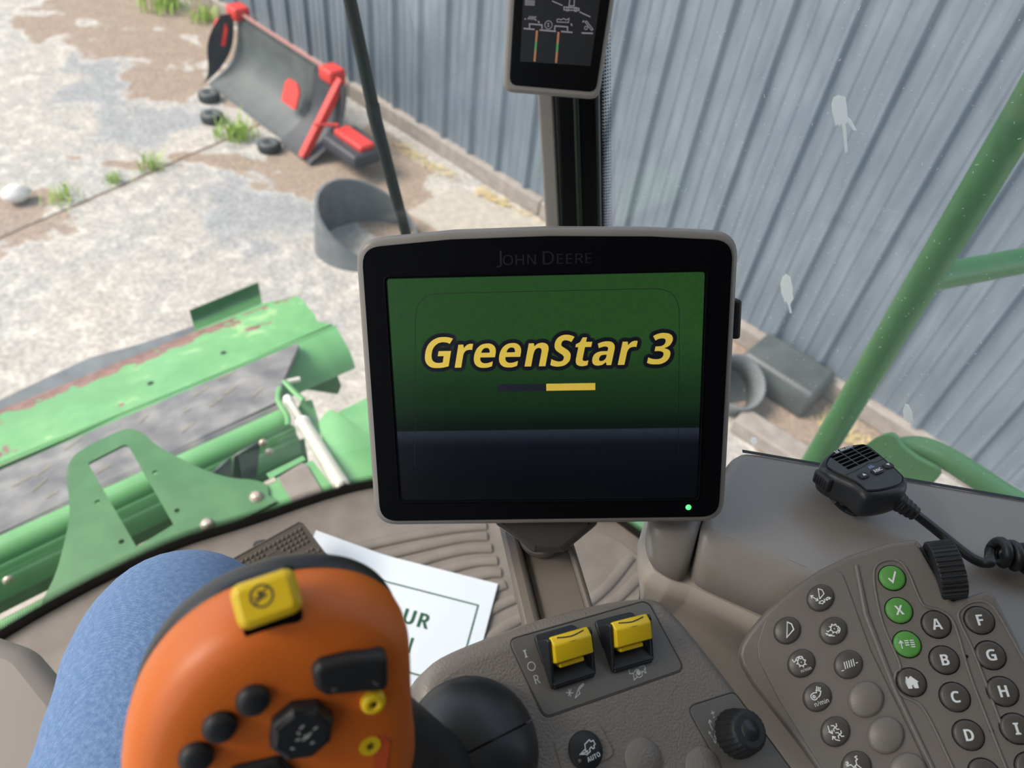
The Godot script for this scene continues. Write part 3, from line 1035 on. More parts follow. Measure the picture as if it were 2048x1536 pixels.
	page(st, Transform3D(Vector3(1, 0, 0), Vector3(0, 1, 0), Vector3(0, 0, 1), Vector3(0.1, 1.67, -0.95)), [Vector2(0.19072, 0.01798), Vector2(0.27535, 0.01776), Vector2(0.27529, 0.00442), Vector2(0.19065, 0.00207)], 0.0, 0.0018, 0.0008)
	obj(st, "edge_rail", M.green, dk)

	# bolted bracket with its window, lying over the recess
	var bx = Transform3D(Vector3(1, 0, 0), Vector3(0, 1, 0), Vector3(0, 0, 1), Vector3(0.1, 1.67, -0.95))
	var br = thing("mounting_bracket", "green sheet metal bracket with a rectangular cutout bolted to the deck", "bracket", bx)
	st = mb()
	var rim = spline2([Vector2(-0.25159, -0.01798), Vector2(-0.21519, 0.02652), Vector2(-0.17115, 0.10812), Vector2(-0.15243, 0.15678), Vector2(-0.13277, 0.23525), Vector2(-0.11291, 0.27145), Vector2(-0.08079, 0.28624), Vector2(-0.00974, 0.29231), Vector2(0.01234, 0.28396), Vector2(0.02912, 0.25525), Vector2(0.0373, 0.21582), Vector2(0.06264, 0.15201), Vector2(0.09193, 0.09286), Vector2(0.12558, 0.04545), Vector2(0.16485, 0.00832), Vector2(0.17555, -0.01486), Vector2(0.16801, -0.03878)], 4)
	rim.append_array(PackedVector2Array([Vector2(0.17419, -0.06136), Vector2(-0.27196, -0.07478)]))
	var holes = [fillet([Vector2(-0.09004, 0.24273), Vector2(-0.00891, 0.25121), Vector2(-0.01047, 0.00224), Vector2(-0.08429, -0.00636)], [0.004, 0.012, 0.003, 0.003], 4)]
	for p in [Vector2(0.00839, 0.14368), Vector2(0.00749, 0.02949), Vector2(-0.10709, 0.13606), Vector2(-0.10199, 0.02129)]:
		holes.append(disc(0.0055, 8, p))
	extrude(st, holed(rim, holes), 0.002, 0.008, 0.0, 0.0, true)
	obj(st, "bracket_plate", M.green_deep, br)
	for p in [Vector2(0.14576, -0.02925), Vector2(0.04088, -0.03487), Vector2(-0.12777, -0.04271), Vector2(-0.22681, -0.04713)]:
		st = mb()
		XF = Transform3D(Basis.IDENTITY, l3(p, 0.008))
		lathe(st, [Vector2(0.0135, 0.0), Vector2(0.0135, 0.002), Vector2(0.0105, 0.004), Vector2(0.0098, 0.009), Vector2(0.006, 0.0105), Vector2(0.0, 0.0105)], 14)
		XF = Transform3D.IDENTITY
		obj(st, "bolt", M.bolt, br)

	# stay rod between the apron's end and the deck
	var ga = Vector3(0.51667, 1.4, -1.3671)
	var gb = Vector3(0.49806, 1.45, -1.28027)
	var gc = Vector3(0.47083, 1.52, -1.17408)
	var gd = Vector3(0.38328, 1.73, -0.80219)
	var sr = thing("stay_rod", "pale grey cylinder stay with rod end beside the green deck", "hydraulic stay", Transform3D.IDENTITY)
	st = mb()
	var dir = (gd - gc).normalized()
	tube(st, spline3([gc, gc + dir * 0.02, gd - dir * 0.02, gd], 2), [0.0155, 0.0155, 0.0168, 0.0168, 0.0168, 0.0168, 0.0168].slice(0, 7), 16)
	obj(st, "barrel", M.zinc, sr)
	st = mb()
	tube(st, [gc - dir * 0.006, gc + dir * 0.012], 0.0185, 16)
	obj(st, "barrel_cap", M.offwhite, sr)
	st = mb()
	tube(st, [ga, gb, gc], [0.012, 0.009, 0.009], 12)
	obj(st, "rod", M.zinc, sr)
	st = mb()
	lathe(st, [Vector2(0, -0.012), Vector2(0.012, -0.012), Vector2(0.019, -0.006), Vector2(0.019, 0.006), Vector2(0.012, 0.012), Vector2(0, 0.012)], 16, Transform3D(Basis(Vector3.FORWARD, PI / 2.3), ga))
	obj(st, "rod_end", M.offwhite, sr)
	st = mb()
	tube(st, [gd - dir * 0.004, gd + dir * 0.03], 0.012, 12)
	obj(st, "foot_lug", M.dark_steel, sr)
	st = mb()
	for row in [[Vector3(0.52048, 1.4, -1.42761), Vector3(0.49372, 1.4, -1.38727), Vector3(0.4878, 1.4, -1.32338), Vector3(0.47308, 1.4, -1.28946)], [Vector3(0.5311, 1.43, -1.41657), Vector3(0.53506, 1.43, -1.3602), Vector3(0.54054, 1.43, -1.32219)]]:
		st = mb()
		tube(st, spline3(row, 3), 0.008, 8, true, 0.5)
		obj(st, "clevis_strap", M.green, sr)
	st = mb()
	tube(st, [Vector3(0.54665, 1.4, -1.4363), Vector3(0.58248, 1.4, -1.4268)], 0.008, 10)
	obj(st, "clevis_pin", M.zinc, sr)
	st = mb()
	page(st, Transform3D(Vector3(1, 0, 0), Vector3(0, 1, 0), Vector3(0, 0, 1), Vector3(0.5, 1.4, -1.2)), [Vector2(0.04373, 0.14874), Vector2(0.07142, 0.1369), Vector2(0.0431, 0.04134), Vector2(0.00023, -0.03535), Vector2(-0.01018, -0.01152), Vector2(-0.00682, 0.0713), Vector2(0.00547, 0.11131)], -0.012, 0.0)
	obj(st, "clevis_plate", M.green_deep, sr)

	# curved fender sheets to the right of the deck
	var fd = thing("front_fender", "pale green curved sheet metal fender beside the stay rod", "fender", Transform3D.IDENTITY)
	st = mb()
	var ru = [Vector3(0.48795, 1.56029, -1.12211), Vector3(0.51091, 1.56495, -1.13527), Vector3(0.53122, 1.57023, -1.13589), Vector3(0.54489, 1.58106, -1.06712), Vector3(0.56536, 1.59735, -0.96362), Vector3(0.60725, 1.62361, -0.8188)]
	var rd = [Vector3(0.44394, 1.59196, -1.00743), Vector3(0.44239, 1.6166, -0.96701), Vector3(0.45201, 1.63377, -0.92662), Vector3(0.46465, 1.65103, -0.89301), Vector3(0.50413, 1.65622, -0.8437), Vector3(0.58423, 1.62102, -0.78587)]
	var rl = [Vector3(0.38944, 1.67053, -0.81599), Vector3(0.39111, 1.69486, -0.78648), Vector3(0.4062, 1.70133, -0.76278), Vector3(0.42782, 1.70935, -0.74059), Vector3(0.47821, 1.70525, -0.7081), Vector3(0.54602, 1.66198, -0.69619)]
	loft(st, [PackedVector3Array(ru), PackedVector3Array(rd), PackedVector3Array(rl)], false, false, false)
	obj(st, "curved_sheet", M.green, fd)
	st = mb()
	page(st, Transform3D(Vector3(1, 0, 0), Vector3(0, 1, 0), Vector3(0, 0, 1), Vector3(0.5, 1.4, -1.2)), [Vector2(0.10692, 0.05548), Vector2(0.20301, 0.0571), Vector2(0.63469, 0.0365), Vector2(0.51302, -0.16485), Vector2(0.14494, -0.19783), Vector2(0.13705, -0.06253)], -0.006, 0.0)
	obj(st, "rear_sheet", M.green, fd)

	# small sill plate seen past the display's foot
	var sl = thing("side_sill", "green steel sill outside the right corner of the cab floor", "sill", Transform3D.IDENTITY)
	st = mb()
	box_between(st, Vector3(0.70, 1.72, -0.62), Vector3(0.96, 1.76, 0.3), 0.006)
	obj(st, "sill_plate", M.green, sl)
	st = mb()
	box_between(st, Vector3(0.93, 1.76, -0.60), Vector3(0.95, 1.80, 0.3), 0.004)
	obj(st, "kick_edge", M.green, sl)

func handrails() -> void:
	var h = thing("handrail", "green tubular handrail standing outside the right-hand window", "handrail", Transform3D.IDENTITY)
	var st = mb()
	var b0 = Vector3(1, 2.04648, -0.20999)
	var t0 = Vector3(1, 2.62827, -0.22453)
	var d = (t0 - b0).normalized()
	tube(st, spline3([b0 - d * 0.12, b0, t0, t0 + d * 0.16, t0 + d * 0.24 + Vector3(0.03, 0, 0.03), t0 + d * 0.28 + Vector3(0.10, 0, 0.08)], 4), 0.0218, 22)
	obj(st, "post", M.rail, h)
	st = mb()
	var c0 = Vector3(1, 2.3923, -0.21644)
	var c1 = Vector3(1.17682, 2.394, -0.15458)
	var cd = (c1 - c0).normalized()
	tube(st, [c0, c1, c1 + cd * 0.5], 0.0192, 20)
	obj(st, "cross_rail", M.rail, h)
	var g = thing("step_guard", "bent green guard tube with gusset plate at the foot of the handrail", "guard", Transform3D.IDENTITY)
	st = mb()
	tube(st, spline3([Vector3(1.05, 1.92724, -0.14662), Vector3(1.05, 2.00449, -0.14444), Vector3(1.05, 2.07013, -0.12543), Vector3(1.05, 2.10789, -0.09747), Vector3(1.05, 2.1213, -0.05968), Vector3(1.05, 2.12519, -0.01191), Vector3(1.05, 2.12884, 0.05694), Vector3(1.05, 2.15011, 0.22463)], 5), 0.0185, 18)
	obj(st, "guard_tube", M.green, g)
	st = mb()
	page(st, Transform3D(Vector3(0, 0, 1), Vector3(-1, 0, 0), Vector3(0, -1, 0), Vector3(1, 2.35, -0.2)), spline2([Vector2(0.01597, -0.37272), Vector2(0.03504, -0.29902), Vector2(0.0451, -0.25707), Vector2(0.05713, -0.23242), Vector2(0.0678, -0.22693), Vector2(0.08637, -0.23479), Vector2(0.11254, -0.23584), Vector2(0.15247, -0.23812), Vector2(0.13207, -0.32939), Vector2(0.05757, -0.39354)], 4, true), -0.026, -0.018, 0.002)
	obj(st, "gusset_plate", M.green, g)

# ---------------------------------------------------------------- cab furniture
func xz(list: Array) -> PackedVector2Array:       # plan points given as [x, z] in metres, turned into a page seen from above
	var out = PackedVector2Array()
	for p in list:
		out.append(Vector2(p[0], -p[1]))
	return out

func side_console() -> void:
	var c = thing("side_console", "taupe side console with a hinged lid under the right-hand window", "console", Transform3D.IDENTITY)
	# lid and front cap: each lofted from its lower edge to its rounded top
	var lid_top = [Vector2(-0.02331, 0.0829), Vector2(0.13582, -0.09013), Vector2(0.21441, -0.17526), Vector2(-0.02386, -0.18178), Vector2(-0.06103, -0.06996), Vector2(-0.08199, -0.01633), Vector2(-0.0927, 0.00463), Vector2(-0.11718, 0.05112), Vector2(-0.09542, 0.06183), Vector2(-0.05996, 0.0765), Vector2(-0.03662, 0.08255)]
	var lid_low = [Vector2(0.03748, 0.08715), Vector2(0.18233, -0.06237), Vector2(0.25848, -0.14125), Vector2(0.08053, -0.18346), Vector2(0.01981, -0.06598), Vector2(0.00446, -0.03285), Vector2(-0.0088, -0.00647), Vector2(-0.03439, 0.04579), Vector2(-0.00515, 0.06205), Vector2(0.01575, 0.0744), Vector2(0.02942, 0.08371)]
	var cap_top = [Vector2(-0.03818, 0.08237), Vector2(-0.0618, 0.07658), Vector2(-0.09713, 0.06192), Vector2(-0.11878, 0.05174), Vector2(-0.13329, 0.05956), Vector2(-0.14246, 0.07149), Vector2(-0.13861, 0.08276), Vector2(-0.12367, 0.09502), Vector2(-0.09215, 0.10219), Vector2(-0.04755, 0.0972)]
	var cap_low = [Vector2(0.02794, 0.08356), Vector2(0.01396, 0.07451), Vector2(-0.00686, 0.06217), Vector2(-0.03567, 0.04621), Vector2(-0.04324, 0.05593), Vector2(-0.04702, 0.06974), Vector2(-0.04047, 0.0844), Vector2(-0.02421, 0.09853), Vector2(-0.00084, 0.10837), Vector2(0.02833, 0.10613)]
	var st = mb()
	dome_plate(st, Transform3D(Vector3(1, 0, 0), Vector3(0, 1, 0), Vector3(0, 0, 1), Vector3(0.45, 2.5, -0.06)), lid_low, lid_top)
	obj(st, "lid", M.lid, c)
	st = mb()
	dome_plate(st, Transform3D(Vector3(1, 0, 0), Vector3(0, 1, 0), Vector3(0, 0, 1), Vector3(0.45, 2.5, -0.06)), cap_low, cap_top)
	obj(st, "front_cap", M.lid, c)
	st = mb()
	XF = Transform3D(Vector3(1, 0, 0), Vector3(0, 1, 0), Vector3(0, 0, 1), Vector3(0.45, 2.5, -0.06))
	stroke(st, [Vector2(-0.02471, 0.08129), Vector2(0.13367, -0.09104), Vector2(0.21207, -0.17595)], 0.0035, 0.0006)
	XF = Transform3D.IDENTITY
	obj(st, "lid_seal", M.rubber, c)
	# beige base under both
	st = mb()
	var ring = ccw(fillet([Vector2(0.03464, 0.08918), Vector2(0.01922, 0.10946), Vector2(-0.00685, 0.10964), Vector2(-0.02968, 0.09673), Vector2(-0.04667, 0.0802), Vector2(-0.05179, 0.06901), Vector2(-0.04673, 0.05281), Vector2(-0.0367, 0.03926), Vector2(-0.01404, -0.01037), Vector2(-0.00213, -0.03738), Vector2(0.01185, -0.07092), Vector2(0.06688, -0.18895), Vector2(0.26811, -0.15409)], [0.01, 0.01, 0.02, 0.01, 0.01, 0.01, 0.01, 0.01, 0, 0, 0, 0.02, 0.02], 4))
	var rings = []
	for k in [[1.93, 0.045], [2.2, 0.034], [2.36, 0.022], [2.42, 0.008], [2.448, 0.0], [2.460, 0.001], [2.4635, 0.006]]:
		var r = PackedVector3Array()
		for p in inset(ring, k[1]):
			r.append(Vector3(p.x + 0.35, k[0], -p.y - 0.05))
		rings.append(r)
	loft(st, rings, true, false, true)
	obj(st, "base", M.beige, c)

func dome_plate(st, xf: Transform3D, low: Array, top: Array) -> void:     # low is given on a page 37 mm below the top one, origins as in the two frames
	var shift = Vector2(0.35 - 0.45, -(-0.05 - -0.06))
	var a = PackedVector2Array()
	for p in low:
		a.append(p + shift)
	var b = PackedVector2Array(top)
	var n = b.size()
	var fa = PackedVector2Array()
	var fb = PackedVector2Array()
	for i in n:      # round every corner of both outlines alike
		for k in 5:
			var t = k / 4.0
			for pair in [[a, fa], [b, fb]]:
				var s0 = pair[0][i].lerp(pair[0][(i + n - 1) % n], 0.0)
				var e = minf(0.014, pair[0][i].distance_to(pair[0][(i + n - 1) % n]) * 0.45)
				var f = minf(0.014, pair[0][i].distance_to(pair[0][(i + 1) % n]) * 0.45)
				var p0 = pair[0][i] + (pair[0][(i + n - 1) % n] - pair[0][i]).normalized() * e
				var p1 = pair[0][i] + (pair[0][(i + 1) % n] - pair[0][i]).normalized() * f
				var q = p0.lerp(s0, t).lerp(s0.lerp(p1, t), t)
				if pair[1] == fa:
					fa.append(q)
				else:
					fb.append(q)
	var was = XF
	XF = xf
	if area(fb) < 0:
		fa.reverse()
		fb.reverse()
	var rings = []
	for k in [[0.0, -0.037, 0.004], [0.0, -0.033, 0.0], [0.45, -0.016, 0.0], [0.86, -0.004, 0.0], [1.0, -0.0006, 0.003], [1.0, 0.0, 0.008]]:
		var row = PackedVector2Array()
		for i in fa.size():
			row.append(fa[i].lerp(fb[i], k[0]))
		row = inset(row, k[2])
		var r3 = PackedVector3Array()
		for p in row:
			r3.append(l3(p, k[1]))
		rings.append([r3, row])
	for k in rings.size() - 1:
		for i in fa.size():
			var j = (i + 1) % fa.size()
			quad(st, rings[k][0][i], rings[k + 1][0][i], rings[k + 1][0][j], rings[k][0][j], 2)
	cap(st, whole(rings[-1][1], fb, 0.008), 0.0, true)
	XF = was

func display_arm() -> void:
	var xf = Transform3D(Vector3(0.8564, 0.26092, 0.44553), Vector3(-0.23094, 0.96536, -0.12145), Vector3(-0.46178, 0.00112, 0.88699), Vector3(0.25213, 2.45301, -0.19524))
	var a = thing("display_arm", "taupe channel arm carrying the large display from the armrest", "bracket arm", xf)
	var st = mb()
	# channel: web with two rounded flanges, in the arm's own axes (x across, y up, z towards the armrest)
	box_between(st, Vector3(-0.013, -0.020, -0.05), Vector3(0.024, -0.010, 0.07), 0.002)
	obj(st, "web", M.arm, a)
	st = mb()
	box_between(st, Vector3(-0.0262, -0.026, -0.05), Vector3(-0.0125, 0.0, 0.07), 0.004)
	obj(st, "flange", M.arm, a)
	st = mb()
	box_between(st, Vector3(0.0225, -0.026, -0.05), Vector3(0.0282, 0.0, 0.07), 0.0025)
	obj(st, "flange", M.arm, a)
	st = mb()
	lathe(st, [Vector2(0.0, -0.006), Vector2(0.018, -0.006), Vector2(0.019, -0.004), Vector2(0.019, 0.002)], 24, Transform3D(Basis.IDENTITY, Vector3(0.006, 0.0, -0.006)))
	obj(st, "swivel", M.arm, a)

func screen_texture() -> ImageTexture:       # what the panel shows: green field fading to black, then a dark blue-grey band
	var w = 320
	var hh = 240
	var im = Image.create(w, hh, false, Image.FORMAT_RGB8)
	var g = noise(0.5, 1, FastNoiseLite.TYPE_VALUE, 3)
	for y in hh:
		for x in w:
			var v = float(y) / hh
			var c
			if v < 0.675:
				c = rgb(44, 84, 40).lerp(rgb(24, 52, 30), smoothstep(0.25, 0.60, v)).lerp(rgb(14, 26, 20), smoothstep(0.55, 0.675, v))
			else:
				c = rgb(46, 52, 62).lerp(rgb(15, 19, 28), smoothstep(0.675, 0.76, v)).lerp(rgb(7, 10, 17), smoothstep(0.76, 0.95, v))
			var k = 1.0 + g.get_noise_2d(x, y) * 0.04
			im.set_pixel(x, y, Color(c.r * k, c.g * k, c.b * k))
	return ImageTexture.create_from_image(im)

func display() -> void:
	var xf = Transform3D(Vector3(0.74977, 0.14512, 0.64558), Vector3(-0.61036, 0.52846, 0.59007), Vector3(-0.25553, -0.83646, 0.4848), Vector3(0.27267, 2.58497, -0.23418))
	var d = thing("tractor_display", "large guidance display showing a green start screen", "display", xf)
	var outer = fillet([Vector2(-0.12696, 0.10612), Vector2(-0.06225, 0.11076), Vector2(0.00431, 0.11137), Vector2(0.07004, 0.1094), Vector2(0.12838, 0.10537), Vector2(0.1268, -0.09987), Vector2(-0.12765, -0.10117)], [0.018, 0, 0, 0, 0.018, 0.017, 0.017], 7)
	var st = mb()
	extrude(st, outer, -0.030, 0.0078, 0.0052, 0.006, true, 5)
	obj(st, "housing", M.silver, d)
	st = mb()
	extrude(st, inset(ccw(outer), 0.012), -0.046, -0.029, 0.0, 0.004)
	obj(st, "rear_cover", M.soft_black, d)
	var face = fillet([Vector2(-0.12199, 0.10083), Vector2(-0.0622, 0.10497), Vector2(0.00421, 0.10561), Vector2(0.06979, 0.10368), Vector2(0.12379, 0.09978), Vector2(0.12209, -0.09446), Vector2(-0.12265, -0.09611)], [0.0135, 0, 0, 0, 0.0135, 0.0125, 0.0125], 6)
	var win = rrect(0.2126, 0.1598, 0.002, 3)
	st = mb()
	extrude(st, holed(face, [win]), 0.006, 0.0086, 0.0, 0.0, false)
	obj(st, "face", M.screen_face, d)
	# raised inner rim round the panel
	st = mb()
	var rim = rrect(0.2158, 0.1630, 0.003, 4)
	tube_loop(st, rim, 0.0086, 0.0008)
	obj(st, "inner_rim", M.screen_face, d)
	# the lit panel
	st = mb()
	var a = l3(Vector2(-0.1063, 0.0799), 0.0079)
	var b = l3(Vector2(0.1063, 0.0799), 0.0079)
	var c = l3(Vector2(0.1063, -0.0799), 0.0079)
	var e = l3(Vector2(-0.1063, -0.0799), 0.0079)
	for v in [[a, 0, 0], [b, 1, 0], [c, 1, 1], [a, 0, 0], [c, 1, 1], [e, 0, 1]]:
		st.set_uv(Vector2(v[1], v[2]))
		st.add_vertex(v[0])
	var sm = mat(rgb(8, 9, 11), 0.3)
	sm.metallic_specular = 0.25
	sm.emission_enabled = true
	sm.emission = Color.WHITE
	sm.emission_texture = screen_texture()
	sm.emission_energy_multiplier = 0.32
	sm.emission_operator = BaseMaterial3D.EMISSION_OP_MULTIPLY
	var scr = obj(st, "screen", sm, d)
	# start-up lettering with its dark outline
	st = mb()
	var mid = Vector2(0.00144, 0.02831)
	for k in 12:
		letters(st, "GreenStar 3", 0.0212, mid, 0.0, 0.00802, true, 0.20, 1.02, Vector2.from_angle(TAU * k / 12) * 0.0029)
	obj(st, "lettering_outline", glow(rgb(14, 17, 24), 0.3), scr)
	st = mb()
	letters(st, "GreenStar 3", 0.0212, mid, 0.0, 0.00812, true, 0.20, 1.02)
	obj(st, "lettering", glow(rgb(206, 178, 70), 0.24), scr)
	st = mb()
	extrude(st, [Vector2(-0.0339, 0.0052), Vector2(0.0002, 0.0052), Vector2(0.0002, 0.0002), Vector2(-0.0339, 0.0002)], 0.0079, 0.00805)
	obj(st, "progress_bar_rest", glow(rgb(20, 23, 32), 0.3), scr)
	st = mb()
	extrude(st, [Vector2(0.0002, 0.0052), Vector2(0.0341, 0.0052), Vector2(0.0341, 0.0002), Vector2(0.0002, 0.0002)], 0.0079, 0.00805)
	obj(st, "progress_bar", glow(rgb(200, 172, 66), 0.24), scr)
	# cut line of the protective film
	st = mb()
	var film = fillet([Vector2(-0.09488, -0.05506), Vector2(-0.0874, 0.06928), Vector2(0.08997, 0.06949), Vector2(0.09248, -0.0478)], [0, 0.018, 0.018, 0], 8)
	stroke(st, film, 0.00035, 0.00822)
	obj(st, "film_edge", M.black, scr)
	# moulded maker's name: large and small capitals
	st = mb()
	XF = Transform3D(Basis.IDENTITY, Vector3.ZERO)
	var name_at = Vector2(0.00069, 0.09137)
	var slope = 0.0
	letters(st, "J", 0.0088, name_at + Vector2(-0.0308, 0.0), slope, 0.0089, false, 0.0, 1.25)
	letters(st, "OHN", 0.0066, name_at + Vector2(-0.0170, -0.0008), slope, 0.0089, false, 0.0, 1.2)
	letters(st, "D", 0.0088, name_at + Vector2(0.0022, 0.0), slope, 0.0089, false, 0.0, 1.2)
	letters(st, "EERE", 0.0066, name_at + Vector2(0.0194, -0.0008), slope, 0.0089, false, 0.0, 1.25)
	obj(st, "moulded_name", mat(rgb(30, 31, 34), 0.3), d)
	# power lamp and side key
	st = mb()
	XF = Transform3D(Basis.IDENTITY, l3(Vector2(0.10048, -0.08715), 0.0084))
	lathe(st, [Vector2(0.0021, 0), Vector2(0.0019, 0.0007), Vector2(0.001, 0.0013), Vector2(0, 0.0014)], 12)
	XF = Transform3D.IDENTITY
	obj(st, "power_light", glow(rgb(60, 230, 90), 1.6), d)
	st = mb()
	var k0 = Vector2(0.13142, 0.05935)
	var k1 = Vector2(0.13092, 0.03213)
	rbox(st, Vector3(0.006, 0.016, k0.distance_to(k1)), 0.002, Transform3D(Basis.IDENTITY, l3((k0 + k1) / 2 + Vector2(0.0005, 0), -0.010)))
	obj(st, "side_key", M.rubber, d)
	# funnel-shaped mount under the housing
	st = mb()
	extrude(st, fillet([Vector2(-0.04329, -0.09837), Vector2(0.03937, -0.09902), Vector2(0.03717, -0.10943), Vector2(0.01996, -0.12474), Vector2(0.01239, -0.13208), Vector2(-0.01253, -0.13195), Vector2(-0.02067, -0.12368), Vector2(-0.03987, -0.10889)], [0, 0, 0.006, 0.006, 0.006, 0.006, 0.006, 0.006], 4), -0.036, -0.006, 0.008, 0.004, true, 4)
	obj(st, "mount", M.key_dark, d)

func tube_loop(st, poly: PackedVector2Array, h: float, r: float) -> void:
	var rings = []
	for k in 6:
		var t = PI * k / 5
		var ring = PackedVector3Array()
		for p in inset(ccw(poly), r * (1 - cos(t)) - r):
			ring.append(l3(p, h + r * sin(t)))
		rings.append(ring)
	loft(st, rings, true, false, false)

func corner_display() -> void:
	var xf = Transform3D(Vector3(0.72486, 0.06014, 0.68626), Vector3(-0.65353, 0.37509, 0.65742), Vector3(-0.21787, -0.92504, 0.31119), Vector3(0.55867, 2.67135, -0.562))
	var d = thing("corner_post_display", "small upright black display in a beige frame on the window post", "display", xf)
	var outer = fillet([Vector2(-0.05062, 0.07725), Vector2(0.06038, 0.08363), Vector2(0.05275, -0.06434), Vector2(-0.0508, -0.06316)], 0.012, 6)
	var st = mb()
	extrude(st, outer, -0.022, 0.005, 0.004, 0.006, true, 4)
	obj(st, "housing", M.silver, d)
	st = mb()
	extrude(st, fillet([Vector2(-0.04427, 0.07305), Vector2(0.05586, 0.07883), Vector2(0.04862, -0.0571), Vector2(-0.04418, -0.05575)], 0.009, 6), 0.004, 0.0058, 0.001)
	obj(st, "face", M.gloss_black, d)
	st = mb()
	extrude(st, [Vector2(-0.03542, 0.06059), Vector2(0.04507, 0.0653), Vector2(0.04006, -0.03181), Vector2(-0.03406, -0.03222)], 0.0055, 0.0060)
	var scr = obj(st, "screen", glow(rgb(18, 20, 22), 0.2), d)
	# pictograms of reel, header and rotor loads
	st = mb()
	var h = 0.0062
	var w = 0.0011
	stroke(st, [Vector2(-0.00539, 0.02599), Vector2(0.00564, 0.02259)], w, h)
	stroke(st, [Vector2(0.02348, 0.01776), Vector2(0.03515, 0.0139)], w, h)
	stroke(st, [Vector2(0.0126, 0.02979), Vector2(0.01228, 0.02254), Vector2(0.01735, 0.02284), Vector2(0.01715, 0.03006)], w, h)
	stroke(st, [Vector2(0.00728, 0.02132), Vector2(0.02265, 0.02089), Vector2(0.02284, 0.01908), Vector2(0.00754, 0.01861)], w, h, true)
	stroke(st, [Vector2(0.00983, 0.02148), Vector2(0.01186, 0.0216), Vector2(0.0122, 0.01798), Vector2(0.01017, 0.01786)], w * 0.7, h, true)
	stroke(st, [Vector2(0.01799, 0.02152), Vector2(0.02002, 0.02164), Vector2(0.02039, 0.01802), Vector2(0.01835, 0.0179)], w * 0.7, h, true)
	stroke(st, [Vector2(-0.03258, -0.0009), Vector2(-0.02117, -0.00112)], w * 1.3, h)
	stroke(st, [Vector2(-0.02636, -0.00098), Vector2(-0.0267, 0.00364), Vector2(-0.01378, 0.00351), Vector2(-0.01348, -0.00018)], w * 1.2, h)
	stroke(st, [Vector2(-0.01598, -0.00127), Vector2(0.00113, -0.0016)], w * 1.3, h)
	stroke(st, [Vector2(-0.00045, -0.00124), Vector2(-0.00034, 0.00342), Vector2(0.01257, 0.00329), Vector2(0.01292, -0.00041)], w * 1.2, h)
	stroke(st, [Vector2(0.00628, -0.00128), Vector2(0.01819, -0.00147)], w * 1.3, h)
	stroke(st, [Vector2(0.02749, -0.00136), Vector2(0.03934, -0.00109)], w * 1.3, h)
	stroke(st, [Vector2(0.00118, 0.00951), Vector2(0.00318, 0.0101), Vector2(0.00531, 0.00931), Vector2(0.00774, 0.01084), Vector2(0.01043, 0.00962), Vector2(0.01336, 0.01118), Vector2(0.0132, 0.00749), Vector2(0.00138, 0.00722)], w * 0.8, h, true)
	stroke(st, [Vector2(0.03002, 0.00899), Vector2(0.03146, 0.01), Vector2(0.03894, 0.0026), Vector2(0.0375, 0.00159)], w * 0.8, h, true)
	stroke(st, arc(Vector2(-0.0071, 0.00392), 0.0038, 0, 360, 16), w * 0.7, h)
	stroke(st, arc(Vector2(0.03162, 0.00354), 0.0016, 0, 360, 10), w * 0.7, h)
	stroke(st, [Vector2(-0.00619, 0.00537), Vector2(-0.00824, 0.00524), Vector2(-0.0071, 0.00392), Vector2(-0.00801, 0.00248), Vector2(-0.00595, 0.00261)], w * 0.6, h)
	for k in 5:
		stroke(st, [Vector2(-0.02906, 0.00765) + Vector2(k * 0.0016, 0), Vector2(-0.02673, 0.01102) + Vector2(k * 0.0016, 0)], w * 0.7, h)
		stroke(st, [Vector2(-0.03286, 0.02478) + Vector2(0, -0.0010 * k), Vector2(-0.02266, 0.02495) + Vector2(0, -0.0010 * k)], w * 0.6, h)
	for p in [[Vector2(-0.03217, 0.00792), Vector2(-0.03063, 0.00802)], [Vector2(-0.02133, 0.00767), Vector2(-0.01979, 0.00776)], [Vector2(-0.01818, 0.00694), Vector2(-0.01649, 0.0052)], [Vector2(0.01585, 0.00673), Vector2(0.0171, 0.00449)], [Vector2(0.02752, 0.00837), Vector2(0.02886, 0.0103)]]:
		stroke(st, p, w * 1.2, h)
	obj(st, "pictogram_lines", glow(rgb(120, 118, 124), 0.22), scr)
	for q in [[Vector2(-0.01852, -0.00189), Vector2(-0.01886, -0.03125)], [Vector2(0.00375, -0.00191), Vector2(0.00375, -0.03125)]]:
		for k in [[0.0, 0.36, rgb(150, 104, 72)], [0.36, 0.64, rgb(72, 130, 84)], [0.64, 1.0, rgb(150, 104, 72)]]:
			st = mb()
			stroke(st, [q[0].lerp(q[1], k[0]), q[0].lerp(q[1], k[1])], 0.0022, h)
			obj(st, "load_bar", glow(k[2], 0.2), scr)
	st = mb()
	box_between(st, Vector3(-0.012, -0.10, -0.02), Vector3(0.02, -0.02, 0.02), 0.004)
	obj(st, "rear_mount", M.soft_black, d)

